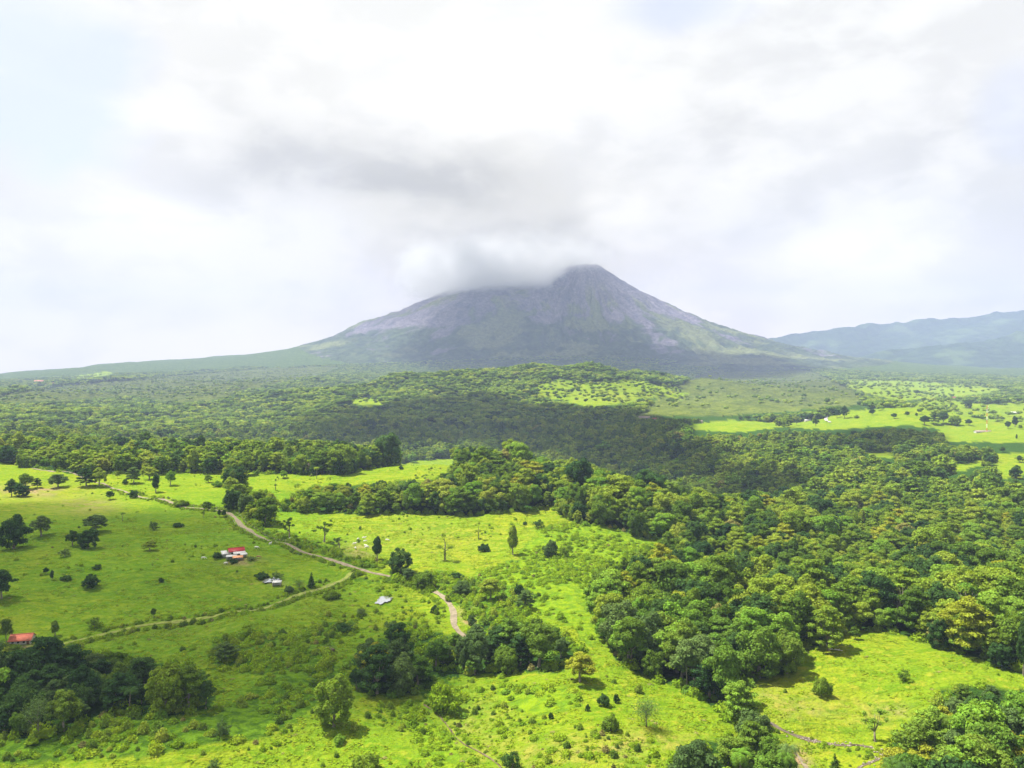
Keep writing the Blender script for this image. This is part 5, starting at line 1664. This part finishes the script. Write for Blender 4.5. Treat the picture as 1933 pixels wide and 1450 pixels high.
# fallen log on the right hand pasture, pale pole trunk in the lower left wood
p = at(1578, 1228)
lg = bpy.data.objects.new('fallen_log', None); COL.objects.link(lg); lg.location = tuple(p); lg.rotation_euler = (0, 0, -.5)
tag(lg, 'pale fallen log lying at the foot of the big layered tree', 'log')
MB().tube([(-2.2, 0, .25), (0, .1, .3), (2.2, 0, .22)], [.26, .22, .14], 7).build('trunk', M['bark_pale'], lg)
MB().tube([(.6, .1, .3), (1.3, .8, .6)], [.1, .04], 5).build('branch', M['bark_pale'], lg)
M['rock'] = simple_mat('dark rock', (.10, .07, .05), .95, .3, 1.5, .1)
p = at(622, 1229)
v = ICO2[0] * (1 + fbm(ICO2[0][:, 0] * 2, ICO2[0][:, 1] * 2 + ICO2[0][:, 2], 3, 4)[:, None] * .5) * np.array([1.9, 1.3, .9])
rk = add('boulder', mesh_from('boulder', v, ICO2[1], [M['rock']]), loc=(p[0], p[1], p[2] + .3))
tag(rk, 'dark brown boulder in the weedy slope left of the shaded wood', 'boulder')

# ------------------------------------------------------------------ cattle
M['cow_hide'] = simple_mat('white cow hide', (.60, .58, .53), .85, .06, 2.0)
M['brown_hide'] = simple_mat('brown cow hide', (.30, .17, .09), .85, .15, 2.0)
def cow_mesh(mat, graze=True):
    me = bpy.data.meshes.new('cow_body')
    hx = 1.55 if graze else 1.5; hz = .45 if graze else 1.45
    V = [(-.75, 0, 1.12), (-.3, 0, 1.08), (.25, 0, 1.08), (.7, 0, 1.15), (1.05, 0, 1.05 if graze else 1.35), (1.3, 0, .78 if graze else 1.5), (hx, 0, hz), (hx + .22, 0, hz - .14),
         (-.7, .24, .85), (-.78, .24, .48), (-.72, .24, .05), (-.7, -.24, .85), (-.78, -.24, .48), (-.72, -.24, .05),
         (.62, .22, .8), (.64, .22, .42), (.64, .22, .05), (.62, -.22, .8), (.64, -.22, .42), (.64, -.22, .05), (-1.0, 0, 1.15), (-1.08, 0, .6), (hx - .05, .2, hz + .1), (hx - .05, -.2, hz + .1)]
    E = [(0, 1), (1, 2), (2, 3), (3, 4), (4, 5), (5, 6), (6, 7), (0, 8), (8, 9), (9, 10), (0, 11), (11, 12), (12, 13), (3, 14), (14, 15), (15, 16), (3, 17), (17, 18), (18, 19), (0, 20), (20, 21), (6, 22), (6, 23)]
    Rr = [.33, .38, .38, .33, .2, .15, .15, .1, .17, .09, .07, .17, .09, .07, .15, .08, .07, .15, .08, .07, .06, .04, .05, .05]
    me.from_pydata(V, E, [])
    o = bpy.data.objects.new('cow', me); COL.objects.link(o)
    md = o.modifiers.new('skin', 'SKIN')
    if not me.skin_vertices: me.skin_vertices.new()
    for i, r in enumerate(Rr):
        me.skin_vertices[0].data[i].radius = (r, r)
    me.skin_vertices[0].data[1].use_root = True
    sb = o.modifiers.new('sub', 'SUBSURF'); sb.levels = 1; sb.render_levels = 1
    dg = bpy.context.evaluated_depsgraph_get()
    m2 = bpy.data.meshes.new_from_object(o.evaluated_get(dg))
    bpy.data.objects.remove(o)
    m2.name = 'cow'; m2.materials.clear(); m2.materials.append(mat)
    m2.polygons.foreach_set('use_smooth', np.ones(len(m2.polygons), bool))
    return m2
cow_g = cow_mesh(M['cow_hide'], True); cow_s = cow_mesh(M['cow_hide'], False); cow_b = cow_mesh(M['brown_hide'], True)
for (px, py, me_, rz, lab) in [
        (669, 1029, cow_s, .4, 'white cow left of the scrubby bush on the middle pasture'),
        (671, 1037, cow_g, 2.0, 'white cow lowest of the herd near the road'),
        (676, 1020, cow_g, 1.2, 'white cow directly behind the scrubby bush'),
        (687, 1018, cow_s, .2, 'white cow behind and right of the scrubby bush'),
        (689, 1024, cow_g, .7, 'white cow close to the right of the scrubby bush'),
        (691, 1033, cow_s, 2.7, 'white cow standing left of the dark upright tree'),
        (693, 1035, cow_g, 3.4, 'white cow touching the one left of the dark upright tree'),
        (731, 1022, cow_g, .1, 'white cow alone right of the dark upright tree'),
        (384, 1056, cow_g, .3, 'white cow left of the farmhouse'), (427, 1066, cow_g, 2.9, 'white cow below the farmhouse'),
        (484, 1036, cow_g, .1, 'white cow above and right of the farmhouse'), (510, 1029, cow_s, 1.2, 'white cow beside the road fence'),
        (548, 1019, cow_s, 1.0, 'white cow under the fuzzy open tree'), (488, 1054, cow_b, .2, 'brown cow right of the farmhouse')]:
    p = at(px, py)
    o = add('cow', me_, loc=tuple(p), rot=(0, 0, rz), scale=(.95, .95, .95))
    tag(o, lab, 'cow', 'cattle grazing on the pastures')

# ------------------------------------------------------------------ clouds that shade parts of the land
m, t = new_mat('cloud vapour')
vs = t.n('ShaderNodeVolumePrincipled')
vs.inputs['Color'].default_value = (1, 1, 1, 1)
vs.inputs['Density'].default_value = 0.020
vs.inputs['Anisotropy'].default_value = 0.3
o = t.n('ShaderNodeOutputMaterial'); t.link(vs.outputs[0], o.inputs['Volume'])
M['cloud'] = m
def cloud(poly, alt, thick, label, soft=120.0, seed=1, rough=.7):
    poly = np.array(poly, float)
    zg = float(np.mean(terrain(poly[:, 0], poly[:, 1])))
    sh = (alt - zg) / SUN_DIR.z
    offx, offy = SUN_DIR.x * sh, SUN_DIR.y * sh
    x0, y0 = poly.min(0) - soft * 1.6; x1, y1 = poly.max(0) + soft * 1.6
    n = 90
    X, Y = np.meshgrid(np.linspace(x0, x1, n), np.linspace(y0, y1, n))
    # signed distance to the outline
    d = np.full(X.shape, 1e9)
    for a, b in zip(poly, np.roll(poly, -1, 0)):
        ab = b - a
        t_ = np.clip(((X - a[0]) * ab[0] + (Y - a[1]) * ab[1]) / (ab @ ab), 0, 1)
        d = np.minimum(d, np.hypot(X - a[0] - t_ * ab[0], Y - a[1] - t_ * ab[1]))
    ins = poly_mask(X, Y, [tuple(p) for p in poly])
    sd = np.where(ins, d, -d) + fbm(X / soft / 1.3, Y / soft / 1.3, 4, seed) * soft * rough
    T = smooth(sd, -soft * .5, soft) * thick * (1 + .5 * fbm(X / soft, Y / soft, 3, seed + 3))
    keep = T > .5
    top = np.stack([X + offx, Y + offy, alt + T], -1); bot = np.stack([X + offx, Y + offy, alt - T * .12], -1)
    T0 = np.where(keep, 1, 0)
    top[..., 2] = np.where(keep, top[..., 2], alt); bot[..., 2] = np.where(keep, bot[..., 2], alt)
    cellk = (keep[:-1, :-1] | keep[:-1, 1:] | keep[1:, 1:] | keep[1:, :-1])
    idx = np.arange(n * n).reshape(n, n)
    q = np.stack([idx[:-1, :-1], idx[:-1, 1:], idx[1:, 1:], idx[1:, :-1]], -1)[cellk]
    V = np.concatenate([top.reshape(-1, 3), bot.reshape(-1, 3)])
    F = np.concatenate([q, (q + n * n)[:, ::-1]])
    # rim between the two sheets
    from collections import Counter
    ed = Counter()
    for f in q:
        for k in range(4):
            a, b = int(f[k]), int(f[(k + 1) % 4])
            if (b, a) in ed: del ed[(b, a)]
            else: ed[(a, b)] += 1
    rim = np.array([[b, a, a + n * n, b + n * n] for (a, b) in ed])
    F = np.concatenate([F, rim])
    used = np.unique(F); remap = np.zeros(len(V), int); remap[used] = np.arange(len(used))
    me = mesh_from('cloud', V[used], remap[F], [M['cloud']], True)
    tag(add('cloud', me), label, 'cloud', kind='stuff')
def ground_outline(pts):
    return [tuple(at(*p)[:2]) for p in pts]
cloud(ground_outline([(560, 800), (640, 775), (760, 768), (860, 752), (960, 748), (1060, 772), (1190, 778), (1275, 800), (1300, 850), (1330, 895), (1400, 905), (1490, 925), (1470, 955), (1390, 965), (1250, 935), (1170, 905), (1080, 885), (980, 862), (860, 846), (700, 848), (580, 850)]),
      1650, 180, 'broad grey cloud drifting over the valley', 80, 11)
cloud([(-700, 560), (-330, 555), (-205, 530), (-115, 440), (-60, 370), (-36, 320), (-30, 280), (-36, 245), (-75, 222), (-250, 205), (-600, 240), (-800, 400)], 1550, 52, 'thin cloud drifting over the near left pastures', 40, 23)
cloud([(-900, 6000), (-600, 5300), (-100, 4500), (500, 4200), (1300, 4500), (1900, 5300), (1800, 5900), (1250, 6100), (900, 6500), (350, 6450), (0, 6750), (-450, 6500)], 4300, 200, 'large high cloud drifting in front of the volcano', 350, 37)
cloud(ground_outline([(1550, 826), (1630, 812), (1740, 812), (1790, 838), (1700, 862), (1590, 852)]), 1600, 90, 'small cloud drifting over the right forest', 60, 41, .4)
cloud([(-1500, 6300), (-300, 6450), (800, 6300), (1500, 6600), (1500, 8200), (600, 8600), (-900, 8500), (-1600, 7600)], 5400, 34, 'thin very high cloud sheet added out of view to dim the summit', 500, 67)  # added sheet above the frame, weakens the sun on the summit cloud

# ------------------------------------------------------------------ cloud cap on the summit
m, t = new_mat('summit cloud vapour')
geo = t.n('ShaderNodeTexCoord')
P = geo.outputs['Object']
s3 = t.n('ShaderNodeSeparateXYZ', i_0=P)
nz = t.noise(P, .0028, 5.0, .6, .3)
nz2 = t.noise(P, .011, 3.0, .6)
# base of the cap lies lower on the left shoulder, higher round the summit
X0 = VX - 85.0
zb = t.math('ADD', t.sstep(s3.outputs[0], -700.0, 300.0, 745.0, 800.0), t.sstep(s3.outputs[0], 300.0, 640.0, 0.0, 200.0))
hgt = t.math('SUBTRACT', s3.outputs[2], zb)
hgt = t.math('ADD', hgt, t.math('MULTIPLY', t.math('SUBTRACT', nz, .5), 260.0))
hgt = t.math('ADD', hgt, t.math('MULTIPLY', t.math('SUBTRACT', nz2, .5), 260.0))
bot = t.sstep(hgt, 0.0, 120.0)
topf = t.sstep(t.math('ADD', s3.outputs[2], t.math('MULTIPLY', t.math('SUBTRACT', nz, .5), 300.0)), 1380.0, 1000.0)
ex = t.math('POWER', t.math('DIVIDE', s3.outputs[0], 1180.0), 2.0)
ey = t.math('POWER', t.math('DIVIDE', s3.outputs[1], 950.0), 2.0)
rr = t.math('ADD', t.math('ADD', ex, ey), t.math('MULTIPLY', t.math('SUBTRACT', nz, .5), 1.5))
rr = t.math('ADD', rr, t.math('MULTIPLY', t.math('SUBTRACT', nz2, .5), .9))
rim_ = t.sstep(t.math('ADD', ex, ey), 1.0, .72)
shell_ = t.math('MULTIPLY', t.sstep(rr, .85, .0), rim_)
den = t.math('MULTIPLY', t.math('MULTIPLY', bot, shell_), t.math('MULTIPLY', topf, .0075))
vs = t.n('ShaderNodeVolumePrincipled', i_Density=den)
vs.inputs['Color'].default_value = (.97, .97, .97, 1)
vs.inputs['Anisotropy'].default_value = .0
o = t.n('ShaderNodeOutputMaterial'); t.link(vs.outputs[0], o.inputs['Volume'])
mb = MB().box((0, 0, 1060), (2700, 2300, 860))
tag(mb.build('summit_cloud', m, loc=(-60, 7350, 0)), 'soft white cloud cap clinging to the summit of the volcano', 'cloud', kind='stuff')

# ------------------------------------------------------------------ haze
m, t = new_mat('haze')
vs = t.n('ShaderNodeVolumePrincipled')
vs.inputs['Color'].default_value = (.41, .49, .75, 1)
vs.inputs['Density'].default_value = 9.0e-5
vs.inputs['Anisotropy'].default_value = 0.0
o = t.n('ShaderNodeOutputMaterial'); t.link(vs.outputs[0], o.inputs['Volume'])
mb = MB().box((0, 0, 680), (27000, 27000, 1660))
hz_o = mb.build('haze', m)
tag(hz_o, kind='stuff')
